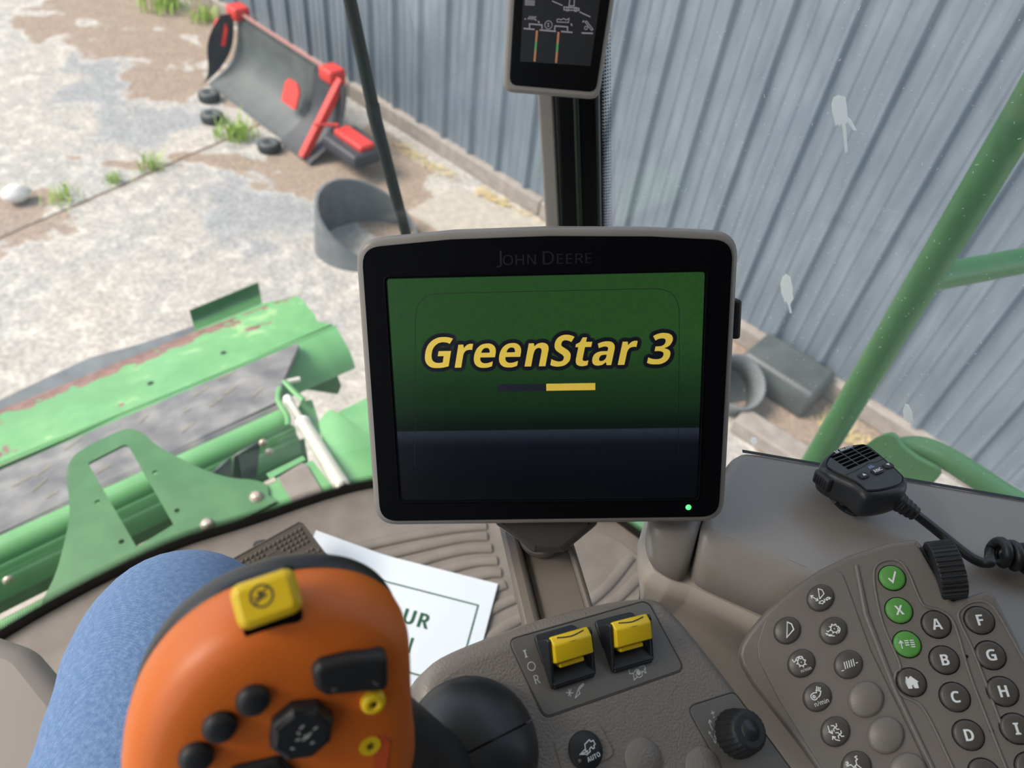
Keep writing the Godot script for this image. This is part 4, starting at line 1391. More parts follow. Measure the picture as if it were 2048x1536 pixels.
# ---------------------------------------------------------------- armrest controls
func armrest_pod() -> void:
	var xf = Transform3D(Vector3(0.94463, -0.13664, 0.29834), Vector3(0.05008, 0.95856, 0.28046), Vector3(-0.32429, -0.24999, 0.91233), Vector3(0.197, 2.52, -0.0855))
	var a = thing("armrest_console", "taupe armrest console with two yellow switches and a black knob", "console", xf)
	var st = mb()
	var rim = spline2([Vector2(-0.11482, 0.00624), Vector2(-0.10932, 0.0172), Vector2(-0.09381, 0.02541), Vector2(-0.05743, 0.02959), Vector2(-0.02251, 0.03142), Vector2(0.01387, 0.03069), Vector2(0.04437, 0.02746), Vector2(0.05848, 0.02311), Vector2(0.06551, 0.01398), Vector2(0.07541, -0.00712), Vector2(0.09183, -0.05285), Vector2(0.10415, -0.09462), Vector2(0.12001, -0.15211), Vector2(0.10733, -0.18064), Vector2(-0.06226, -0.15096), Vector2(-0.10637, -0.10363), Vector2(-0.11103, -0.04594), Vector2(-0.11333, -0.00787)], 4, true)
	extrude(st, rim, -0.055, 0.0, 0.011, 0.02, true, 5)
	obj(st, "body", M.taupe, a)
	# inlaid plates
	var sw = fillet([Vector2(-0.05396, 0.023), Vector2(0.04714, 0.0231), Vector2(0.054, -0.02265), Vector2(-0.0463, -0.02295)], [0.0045, 0.0065, 0.0045, 0.005], 5)
	st = mb()
	extrude(st, sw, -0.001, 0.0006, 0.0004)
	var plate = obj(st, "switch_plate", M.plate, a)
	st = mb()
	tube_loop(st, inset(ccw(sw), -0.0006), 0.0, 0.00045)
	obj(st, "plate_seam", M.key_dark, plate)
	var kp = fillet([Vector2(0.04596, -0.04384), Vector2(0.08292, -0.04512), Vector2(0.10781, -0.12114), Vector2(0.05815, -0.11046)], 0.005, 5)
	st = mb()
	extrude(st, kp, -0.001, 0.0006, 0.0004)
	var plate2 = obj(st, "knob_plate", M.plate, a)
	st = mb()
	tube_loop(st, inset(ccw(kp), -0.0006), 0.0, 0.00045)
	obj(st, "plate_seam", M.key_dark, plate2)
	# marks on the plates
	var h = 0.0008
	st = mb()
	letters(st, "I", 0.0045, Vector2(-0.04636, 0.01301), 0.0, h)
	stroke(st, arc(Vector2(-0.04505, 0.00532), 0.0024, 0, 360, 18), 0.0006, h)
	letters(st, "R", 0.0050, Vector2(-0.04415, -0.00245), 0.0, h, false)
	obj(st, "lettering", M.offwhite, plate)
	st = mb()
	var o = Vector2(-0.02298, -0.01546)
	lines(st, [[[-6.0, 1.2], [-1.6, -0.2]], [[-5.2, -1.0], [-2.2, 2.2]], [[-3.8, -1.6], [-3.8, 2.6]], [[-1.6, -3.2], [2.4, -1.6], [2.4, 1.0], [-1.6, -3.2]], [[2.6, 1.4], [6.6, 3.2]], [[2.9, 0.6], [6.9, 2.4]], [[3.4, 1.5], [3.8, 1.1]], [[4.4, 2.0], [4.8, 1.5]], [[5.4, 2.5], [5.8, 2.0]], [[6.4, 3.0], [6.8, 2.5]]], 0.0005, h, o, 0.001)
	o = Vector2(0.02165, -0.01612)
	lines(st, [[[-6, 0.6], [-5.2, 3.6], [1.6, 4.2], [2.2, 2.4], [5.6, 2.8], [6.0, 0.6], [4.4, 0.2]], [[-6, 0.6], [-3.4, 0.4], [-4.4, -3.4], [-1.2, -2.2]], [[1.8, -0.6], [4.0, -0.4], [4.4, -1.6], [5.4, -1.6], [5.2, 0.4]], [[-2.6, 0.6], [-0.6, 2.0], [1.2, 1.6]]], 0.0005, h, o, 0.001)
	stroke(st, arc(o + Vector2(0.0002, -0.0002), 0.0009, 0, 360, 10), 0.0014, h)
	stroke(st, arc(o + Vector2(0.0002, -0.0006), 0.0024, 180, 380, 12), 0.0005, h)
	obj(st, "pictogram", M.offwhite, plate)
	st = mb()
	lines(st, [[[-1.4, 0.0], [1.4, 0.0]], [[0.0, -1.4], [0.0, 1.4]], [[-1.0, -2.4], [0.4, -2.4]]], 0.0005, h, Vector2(0.06153, -0.05153), 0.001)
	lines(st, [[[0.0, -3.0], [-0.4, 0.0], [0.6, 2.6]], [[-1.0, 1.2], [0.6, 2.8], [1.4, 0.8]]], 0.0005, h, Vector2(0.05686, -0.05727), 0.001)
	lines(st, [[[-1.0, -1.6], [2.2, -0.6], [2.2, 2.4], [-1.0, -1.6]], [[-2.6, -1.4], [-3.2, 2.2]], [[-3.9, 1.0], [-3.2, 2.4], [-2.3, 1.2]], [[-2.2, -1.8], [-1.8, -4.6]], [[-2.7, -3.4], [-1.8, -4.8], [-1.0, -3.6]]], 0.0004, h, Vector2(0.05713, -0.06259), 0.001)
	letters(st, "AHC", 0.0019, Vector2(0.05821, -0.06494), 0.12, h, false)
	lines(st, [[[-1.6, 2.0], [-0.6, -0.2], [1.6, -2.0]], [[-0.2, -2.0], [1.8, -2.2], [1.5, -0.2]]], 0.0005, h, Vector2(0.06131, -0.06931), 0.001)
	lines(st, [[[-1.3, 0.0], [1.3, 0.2]]], 0.0005, h, Vector2(0.0685, -0.07347), 0.001)
	obj(st, "pictogram", M.offwhite, plate2)
	# two guarded rocker switches
	guarded_switch(a, Vector2(-0.0225, 0.0055), 0.0)
	guarded_switch(a, Vector2(0.0195, 0.0035), -0.03)
	# fluted knob
	var kb = Node3D.new()
	st = mb()
	var rings = []
	for p in [[0.0, 0.0138], [0.004, 0.0138], [0.012, 0.0124], [0.0155, 0.0118], [0.0168, 0.0108], [0.0172, 0.0095]]:
		var ring = PackedVector3Array()
		for k in 96:
			var t = TAU * k / 96
			var f = clampf(0.0172 - p[0], 0.0, 0.004) / 0.004
			var r = p[1] + 0.00045 * cos(t * 24) * f
			ring.append(Vector3(cos(t) * r, p[0], -sin(t) * r))
		rings.append(ring)
	XF = Transform3D(Basis.IDENTITY, l3(Vector2(0.07078, -0.0666), 0.0006))
	loft(st, rings, true, false, true)
	var knob = obj(st, "knob", M.rubber, a)
	st = mb()
	XF = Transform3D(Basis.IDENTITY, l3(Vector2(0.07078, -0.0666), 0.0178))
	lathe(st, [Vector2(0.0062, 0.0), Vector2(0.0060, 0.0004), Vector2(0.0, 0.0004)], 24)
	XF = Transform3D.IDENTITY
	obj(st, "knob_cap", M.soft_black, knob)
	kb.free()
	# raised pad with the AUTO button, and two blank caps
	st = mb()
	extrude(st, fillet([Vector2(-0.04595, -0.03608), Vector2(-0.01413, -0.03611), Vector2(-0.01108, -0.05404), Vector2(-0.0462, -0.05797)], 0.004, 4), -0.001, 0.0009, 0.0008)
	obj(st, "button_pad", M.taupe, a)
	st = mb()
	var bc = Vector2(-0.02875, -0.04624)
	XF = Transform3D(Basis.IDENTITY, l3(bc, 0.0009))
	lathe(st, [Vector2(0.0104, 0.0), Vector2(0.0104, 0.0012), Vector2(0.0098, 0.0019), Vector2(0.0, 0.0023)], 36)
	var au = obj(st, "auto_button", M.rubber, a)
	st = mb()
	lines(st, [[[-1.0, -0.8], [-0.2, 3.0], [3.4, 4.4], [3.9, 3.2], [5.6, 3.4], [6.0, 1.2], [4.9, 0.8], [4.9, -0.4], [3.8, -0.6], [3.2, 0.6], [1.8, 0.0], [1.6, -1.4], [0.4, -1.8], [-1.0, -2.6], [0.2, -0.6], [-1.0, -0.8]], [[-0.9, 0.6], [-5.0, -1.0], [-1.2, -2.0]], [[-4.6, -1.0], [-0.9, -0.9]]], 0.0006, 0.0024, Vector2.ZERO, 0.001)
	letters(st, "AUTO", 0.0024, Vector2(0.0026, -0.0046), 0.1, 0.0024)
	obj(st, "pictogram", M.white, au)
	st = mb()
	lathe(st, [Vector2(0.0011, 0.0021), Vector2(0.0008, 0.0025), Vector2(0, 0.0026)], 10, Transform3D(Basis.IDENTITY, l3(Vector2(-0.0062, -0.0040), 0.0)))
	obj(st, "lamp_lens", M.plate, au)
	XF = Transform3D.IDENTITY
	for p in [Vector2(0.00487, -0.0613), Vector2(0.04098, -0.07697)]:
		st = mb()
		XF = Transform3D(Basis.IDENTITY, l3(p, 0.0))
		lathe(st, [Vector2(0.0118, -0.001), Vector2(0.0118, 0.0008), Vector2(0.0112, 0.0014), Vector2(0.0, 0.0017)], 32)
		XF = Transform3D.IDENTITY
		obj(st, "blank_cap", M.taupe, a)

func guarded_switch(parent: Node, at: Vector2, turn: float) -> void:
	# local page: x across, y away from the operator; front edge at -15.5 mm, back at +15.5 mm
	var w = 0.0142
	var xf = Transform3D(Basis(Vector3.UP, turn), l3(at, 0.0005))
	var st = mb()
	XF = xf
	extrude(st, fillet([Vector2(-0.0155, -0.001), Vector2(0.0135, -0.001), Vector2(0.0135, 0.016), Vector2(-0.0155, 0.016)], [0.001, 0.001, 0.004, 0.003]), 0.0, 0.0022, 0.001)
	var g = obj(st, "switch_guard", M.soft_black, parent)
	# two cheeks rising to the paddle, standing at either side
	var cheek = fillet([Vector2(-0.0155, 0.0), Vector2(-0.0150, 0.003), Vector2(0.0078, 0.0172), Vector2(0.0100, 0.0168), Vector2(0.0125, 0.0)], [0, 0.001, 0.002, 0.0015, 0], 4)
	for s in [-1, 1]:
		st = mb()
		XF = xf * Transform3D(Basis(Vector3(0, 0, -1), Vector3(1, 0, 0), Vector3(0, -1, 0)), Vector3(s * w, 0, 0))
		extrude(st, cheek, -0.0010, 0.0010, 0.0006, 0.0006, true, 2)
		obj(st, "cheek", M.soft_black, g)
	XF = xf
	st = mb()
	rbox(st, Vector3(2 * w, 0.0030, 0.0030), 0.0012, Transform3D(Basis.IDENTITY, Vector3(0, 0.0015, 0.0150)))
	obj(st, "front_sill", M.soft_black, g)
	st = mb()
	rbox(st, Vector3(2 * w, 0.0008, 0.016), 0.0003, Transform3D(Basis(Vector3.RIGHT, -0.25), Vector3(0, 0.0022, 0.007)))
	obj(st, "inner_floor", M.black, g)
	# yellow paddle with finger grooves
	st = mb()
	var prof = fillet([Vector2(-0.0030, 0.0072), Vector2(-0.0042, 0.0138), Vector2(0.0050, 0.0188), Vector2(0.0110, 0.0170), Vector2(0.0095, 0.0090)], [0.001, 0.0012, 0.003, 0.002, 0.001], 4)
	XF = xf * Transform3D(Basis(Vector3(0, 0, -1), Vector3(1, 0, 0), Vector3(0, -1, 0)), Vector3.ZERO)
	extrude(st, prof, -0.0128, 0.0128, 0.0008, 0.0008, true, 2)
	var pd = obj(st, "paddle", M.yellow, parent)
	st = mb()
	XF = xf
	rbox(st, Vector3(0.0165, 0.0075, 0.0026), 0.0006, Transform3D(Basis(Vector3.RIGHT, 0.35), Vector3(-0.0006, 0.0058, 0.0042)))
	obj(st, "tongue", M.yellow, pd)
	for k in [0.0052, 0.0082]:
		st = mb()
		tube(st, spline3([Vector3(-0.0090, 0.0180 - k * 0.02, -k - 0.0009), Vector3(0.0, 0.0184 - k * 0.02, -k + 0.0004), Vector3(0.0090, 0.0180 - k * 0.02, -k - 0.0009)], 4), 0.00035, 5)
		obj(st, "finger_groove", M.key_dark, pd)
	XF = Transform3D.IDENTITY

func key(parent: Node, at: Vector2, r: Vector2, rot: float, m: Material, called := "button", rise := 0.0022) -> MeshInstance3D:
	var st = mb()
	XF = Transform3D(Basis(Vector3.UP, rot), l3(at, 0.0))
	lathe(st, [Vector2(1.07, 0.0), Vector2(1.07, 0.0004), Vector2(1.03, 0.0004), Vector2(1.03, -0.0006)], 36, Transform3D.IDENTITY, r)
	XF = Transform3D.IDENTITY
	var collar = obj(st, "button_gap", M.gloss_black, parent)
	st = mb()
	XF = Transform3D(Basis(Vector3.UP, rot), l3(at, 0.0))
	lathe(st, [Vector2(1.0, -0.001), Vector2(1.0, rise * 0.45), Vector2(0.95, rise * 0.8), Vector2(0.8, rise), Vector2(0.0, rise * 1.15)], 36, Transform3D.IDENTITY, r)
	XF = Transform3D.IDENTITY
	return obj(st, called, m, parent)

func keypad() -> void:
	var xf = Transform3D(Vector3(0.67446, 0.39997, 0.62059), Vector3(-0.51008, 0.86013, 0), Vector3(-0.53379, -0.31655, 0.78413), Vector3(0.37946, 2.53795, 0.03623))
	var k = thing("function_keypad", "taupe keypad with round lettered keys and three green keys", "keypad", xf)
	var st = mb()
	var rim = fillet([Vector2(0.00367, 0.05514), Vector2(-0.0132, 0.05484), Vector2(-0.03989, 0.04949), Vector2(-0.06098, 0.04201), Vector2(-0.08301, 0.03082), Vector2(-0.1021, 0.01798), Vector2(-0.11567, 0.00601), Vector2(-0.12288, -0.00251), Vector2(-0.12535, -0.00876), Vector2(-0.12466, -0.01582), Vector2(-0.11997, -0.02742), Vector2(-0.09707, -0.06616), Vector2(-0.07247, -0.11204), Vector2(-0.05271, -0.15167), Vector2(0.10788, -0.14646), Vector2(0.05996, -0.09747), Vector2(0.04399, -0.01953), Vector2(0.03872, 0.01395), Vector2(0.03537, 0.01802), Vector2(0.01374, 0.0133), Vector2(0.00592, 0.04981)], [0.003, 0, 0, 0, 0, 0, 0, 0.004, 0.004, 0.004, 0, 0, 0, 0.01, 0.01, 0, 0, 0.003, 0.003, 0.0015, 0.0015], 4)
	extrude(st, rim, -0.022, 0.0, 0.0035, 0.004, true, 4)
	obj(st, "body", M.key_body, k)
	# left overlay panel, a shade proud of the body
	st = mb()
	var over = fillet([Vector2(-0.11128, -0.00224), Vector2(-0.10359, 0.01206), Vector2(-0.08925, 0.02294), Vector2(-0.06181, 0.03854), Vector2(-0.0521, 0.04153), Vector2(-0.04739, 0.03697), Vector2(-0.0458, 0.02488), Vector2(-0.04184, -0.01222), Vector2(-0.02984, -0.06529), Vector2(-0.01809, -0.12032), Vector2(-0.06525, -0.12722), Vector2(-0.10393, -0.03973), Vector2(-0.11256, -0.01234)], [0.006, 0.004, 0, 0, 0.005, 0.004, 0, 0, 0, 0, 0, 0, 0.005], 5)
	extrude(st, over, -0.001, 0.0010, 0.0009)
	obj(st, "overlay_panel", M.key_body, k)
	# raised beads that frame the two key fields
	for line in [[Vector2(-0.01266, -0.0836), Vector2(-0.01815, -0.0559), Vector2(-0.02212, -0.0455), Vector2(-0.02996, -0.04042), Vector2(-0.03304, -0.03322), Vector2(-0.03038, -0.0263), Vector2(-0.02701, -0.02237), Vector2(-0.0304, -0.00074), Vector2(-0.03068, 0.01509), Vector2(-0.02915, 0.03118), Vector2(-0.02569, 0.04009), Vector2(-0.01773, 0.04321), Vector2(-0.01053, 0.04105), Vector2(-0.00719, 0.03276), Vector2(-0.00532, 0.01708), Vector2(-0.00316, 0.01181), Vector2(0.00471, 0.00824), Vector2(0.00981, 0.0025), Vector2(0.0109, -0.00885), Vector2(0.01074, -0.03096), Vector2(0.0136, -0.06737), Vector2(0.01606, -0.09365)], [Vector2(0.01966, -0.06497), Vector2(0.01681, -0.01975), Vector2(0.01387, 0.00152), Vector2(0.01689, 0.00802), Vector2(0.02457, 0.01162), Vector2(0.03275, 0.0102), Vector2(0.03703, 0.00093), Vector2(0.04239, -0.02461), Vector2(0.05215, -0.06919)]]:
		var p3 = []
		for p in spline2(line, 4):
			p3.append(l3(p, 0.0))
		st = mb()
		tube(st, p3, 0.0010, 8, true)
		obj(st, "bead", M.key_body, k)
	st = mb()
	tube(st, [l3(Vector2(-0.03781, 0.04213), -0.0004), l3(Vector2(-0.03944, 0.00953), -0.0004), l3(Vector2(-0.03364, -0.03669), -0.0004), l3(Vector2(-0.02343, -0.08321), -0.0004)], [0.0018, 0.0024, 0.002, 0.0016], 8, true)
	obj(st, "ridge", M.key_body, k)
	# pinholes
	for p in [Vector2(0.01161, -0.02023), Vector2(0.0132, -0.06248)]:
		st = mb()
		extrude(st, disc(0.0011, 10, p), -0.0005, 0.0006)
		obj(st, "pinhole", M.gloss_black, k)
	# keys of the right-hand field
	var r = Vector2(0.0082, 0.0082)
	var top = 0.0028
	for a in [["A", Vector2(0, 0)], ["B", Vector2(-0.00129, -0.02132)], ["C", Vector2(-0.00137, -0.04274)], ["D", Vector2(0, -0.06393)], ["", Vector2(0.00249, -0.08494)], ["F", Vector2(0.02489, 0.00031)], ["G", Vector2(0.02492, -0.02049)], ["H", Vector2(0.02536, -0.04124)], ["I", Vector2(0.02622, -0.06179)], ["", Vector2(0.02774, -0.08275)]]:
		var b = key(k, a[1], r, 0.0, M.key_dark, "letter_button")
		if a[0] != "":
			st = mb()
			letters(st, a[0], 0.0064, a[1], 0.0, top)
			obj(st, "letter", M.white, b)
	var gs = [Vector2(-0.01807, 0.03131), Vector2(-0.01937, 0.01051), Vector2(-0.01993, -0.0104)]
	for i in 3:
		var b = key(k, gs[i], r * 0.97, 0.0, M.key_green, "green_button")
		st = mb()
		if i == 0:
			lines(st, [[[-2.6, -0.2], [-0.6, -3.0], [2.6, 3.6]]], 0.0011, top, gs[i], 0.001)
		elif i == 1:
			letters(st, "X", 0.0058, gs[i], 0.0, top)
		else:
			lines(st, [[[-3.6, -2.6], [-3.6, 2.0]], [[-4.8, 0.6], [-3.6, 2.2], [-2.4, 0.6]]], 0.0006, top, gs[i], 0.001)
			for q in 4:
				lines(st, [[[-1.4, 2.0 - q * 1.3], [1.0, 2.0 - q * 1.3]]] if q < 3 else [], 0.0006, top, gs[i], 0.001)
				lines(st, [[[1.8, 2.0 - q * 1.3], [4.2, 2.0 - q * 1.3]]], 0.0006, top, gs[i], 0.001)
		obj(st, "mark", M.white, b)
	var hm = Vector2(-0.02321, -0.03279)
	var hb = key(k, hm, r, 0.0, M.key_dark, "home_button")
	st = mb()
	var house = [Vector2(-3.9, -0.2), Vector2(-2.9, 0.7), Vector2(-2.9, 3.2), Vector2(-1.9, 3.2), Vector2(-1.9, 1.9), Vector2(0.0, 3.6), Vector2(3.9, -0.2), Vector2(3.0, -0.2), Vector2(3.0, -3.7), Vector2(0.6, -3.7), Vector2(0.6, -1.6), Vector2(-0.6, -1.6), Vector2(-0.6, -3.7), Vector2(-3.0, -3.7), Vector2(-3.0, -0.2)]
	var hp = []
	for p in house:
		hp.append(hm + p * 0.001)
	cap(st, ccw(PackedVector2Array(hp)), top, true)
	obj(st, "mark", M.white, hb)
	# keys of the left-hand field, oval and turned with the field
	var lr = Vector2(0.0098, 0.0080)
	var base_rot = 0.44
	var lxf = Transform3D(Vector3(0.78681, 0.4666, 0.40401), Vector3(-0.51008, 0.86013, 0), Vector3(-0.3475, -0.20607, 0.91476), Vector3(0.32063, 2.50306, -0.0232))
	var field = Node3D.new()
	field.free()
	var rel = xf.affine_inverse() * lxf
	var tilt = Vector2(rel.basis.x.x, -rel.basis.x.z).angle()
	var spots = [Vector2(-0.06516, 0.02288), Vector2(-0.09056, 0.00407), Vector2(-0.06191, 0.0014), Vector2(-0.08597, -0.01703), Vector2(-0.05761, -0.01987), Vector2(-0.08069, -0.03786), Vector2(-0.07438, -0.05835), Vector2(-0.06674, -0.07829)]
	for i in spots.size():
		var b = key(k, spots[i], lr, tilt + base_rot, M.key_dark, "function_button", 0.0032)
		st = mb()
		field_icon(st, i, spots[i], tilt, 0.0039)
		obj(st, "pictogram", M.white, b)
	for p in [Vector2(-0.05232, -0.04097), Vector2(-0.04596, -0.06174), Vector2(-0.03855, -0.08233)]:
		key(k, p, lr * 1.2, tilt + base_rot, M.key_blank, "blank_button", 0.0040)
	# ribbed thumb wheel
	st = mb()
	var wc = l3(Vector2(0.01567, 0.03343), -0.006)
	var rings = []
	for p in [[-0.0078, 0.0155], [-0.0078, 0.0185], [-0.0070, 0.0193], [0.0070, 0.0193], [0.0078, 0.0185], [0.0078, 0.0155]]:
		var ring = PackedVector3Array()
		for q in 144:
			var t = TAU * q / 144
			var rr = p[1] + (0.0005 * signf(cos(t * 36)) if absf(p[0]) < 0.0075 else 0.0)
			ring.append(wc + Vector3(p[0], cos(t) * rr, -sin(t) * rr))
		rings.append(ring)
	XF = Transform3D.IDENTITY
	loft(st, rings, true, true, true, -1)
	obj(st, "thumb_wheel", M.rubber, k)

func field_icon(st, i: int, at: Vector2, rot: float, h: float) -> void:
	var k = 0.00122
	var w = 0.0006
	match i:
		0:
			lines(st, [[[-0.8, -0.6], [1.0, 4.6], [2.6, 3.4], [2.6, 1.2], [-0.8, -0.6]], [[-4.2, 2.4], [-2.0, -0.8]], [[-4.4, 0.9], [-4.3, 2.6], [-2.9, 2.2]], [[-3.2, -0.7], [-1.9, -1.0], [-1.7, 0.4]], [[-2.2, -2.6], [-1.4, -1.8], [0.2, -1.8], [0.6, -2.8], [-0.6, -3.4], [-1.2, -2.8], [-2.2, -2.6]], [[0.9, -3.2], [1.4, -1.2]], [[1.8, -2.2], [2.6, -1.4], [3.8, -1.2], [4.6, -2.0], [1.8, -2.2]], [[2.4, -2.2], [2.6, -2.8]], [[3.8, -2.2], [4.0, -2.7]]], w, h, at, k, rot)
		1:
			lines(st, [[[-1.8, -3.4], [2.0, 3.8], [3.6, 2.2], [3.4, -0.8], [-1.8, -3.4], [2.0, 3.8]]], 0.0008, h, at, k, rot)
		2, 3:
			var c = Vector2(0.9, 0.6) if i == 2 else Vector2(0.2, 0.4)
			var ring = []
			for q in 33:
				var t = TAU * q / 32
				ring.append(at + (c + Vector2.from_angle(t) * (2.1 + 0.35 * signf(cos(t * 8)))).rotated(rot) * k)
			stroke(st, ring, w, h)
			stroke(st, arc(at + c.rotated(rot) * k, 0.00022, 0, 360, 6), 0.0004, h)
			if i == 2:
				lines(st, [[[-4.4, -0.8], [-1.6, -1.8]], [[-3.6, -1.6], [-0.6, -2.8]], [[-4.6, -0.1], [-3.4, -0.5]], [[-3.4, 1.0], [-2.8, 0.2], [-2.0, 0.6]]], w, h, at, k, rot)
				stroke(st, arc(at + c.rotated(rot) * k, 0.0033, -75 + rad_to_deg(rot), -5 + rad_to_deg(rot), 8), 0.0007, h)
			else:
				stroke(st, arc(at + c.rotated(rot) * k, 0.0036, 50 + rad_to_deg(rot), 150 + rad_to_deg(rot), 8), w, h)
				lines(st, [[[-3.6, 3.2], [-3.2, 1.6], [-1.7, 2.2]]], w, h, at, k, rot)
				letters(st, "n/min", 0.0019, at + Vector2(0.8, -3.6).rotated(rot) * k, rot, h, false)
		4:
			for q in 5:
				lines(st, [[[-2.4 + q * 1.2, -1.7], [-1.5 + q * 1.2, 1.7]]], 0.0006, h, at, k, rot)
			lines(st, [[[-4.8, -1.9], [-3.4, -1.9]], [[3.6, -0.6], [4.8, -0.6]]], 0.0005, h, at, k, rot)
		5:
			var c2 = at + Vector2(-1.4, 0.6).rotated(rot) * k
			stroke(st, arc(c2, 0.0019, 80 + rad_to_deg(rot), 330 + rad_to_deg(rot), 14), 0.0006, h)
			stroke(st, arc(c2, 0.0007, 0, 360, 10), w, h)
			lines(st, [[[-1.1, 2.4], [0.6, 2.0], [1.0, 3.2], [3.0, 1.9], [1.8, 0.4], [0.4, -0.4]], [[1.4, 3.4], [2.2, 4.8]], [[2.1, 3.0], [2.9, 4.3]], [[2.7, 2.6], [3.6, 3.8]]], 0.0006, h, at, k, rot)
			letters(st, "n/min", 0.0026, at + Vector2(0.8, -3.0).rotated(rot) * k, rot, h, false)
		6:
			for c3 in [Vector2(0.8, 1.8), Vector2(1.4, -1.8)]:
				for q in 4:
					var t = deg_to_rad(q * 90 + 20)
					var e1 = c3 + Vector2.from_angle(t) * 1.1
					var e2 = c3 + Vector2.from_angle(t + 0.55) * 2.1
					lines(st, [[[c3.x, c3.y], [e1.x, e1.y], [e2.x, e2.y]]], 0.0006, h, at, k, rot)
			lines(st, [[[-2.2, 3.6], [-2.6, 1.4], [-1.8, -0.2]], [[-3.2, 1.0], [-1.8, -0.4], [-1.2, 1.2]], [[0.2, -4.4], [-1.6, -3.4], [-2.2, -1.8]], [[-3.0, -3.0], [-2.3, -1.6], [-1.0, -2.4]]], w, h, at, k, rot)
		7:
			lines(st, [[[-4.0, 3.2], [-3.0, 3.2], [-3.0, 2.4], [-4.0, 2.4], [-4.0, 1.6], [-2.0, 1.6], [-1.4, 0.2], [0.6, 1.0], [1.0, 2.6], [2.0, 3.0], [1.4, 4.2], [2.6, 4.4]], [[-1.2, 0.0], [-2.0, -2.6]], [[0.6, 0.8], [2.4, -2.0]], [[-0.4, 0.4], [-0.4, -2.4]]], w, h, at, k, rot)

func puffed(st, outline: PackedVector2Array, steps: Array, centre: Vector2) -> void:      # steps: [scale about the centre, height]
	var rings = []
	for s in steps:
		var ring = PackedVector3Array()
		for p in outline:
			ring.append(l3(centre + (p - centre) * s[0], s[1]))
		rings.append(ring)
	loft(st, rings, true, true, true)

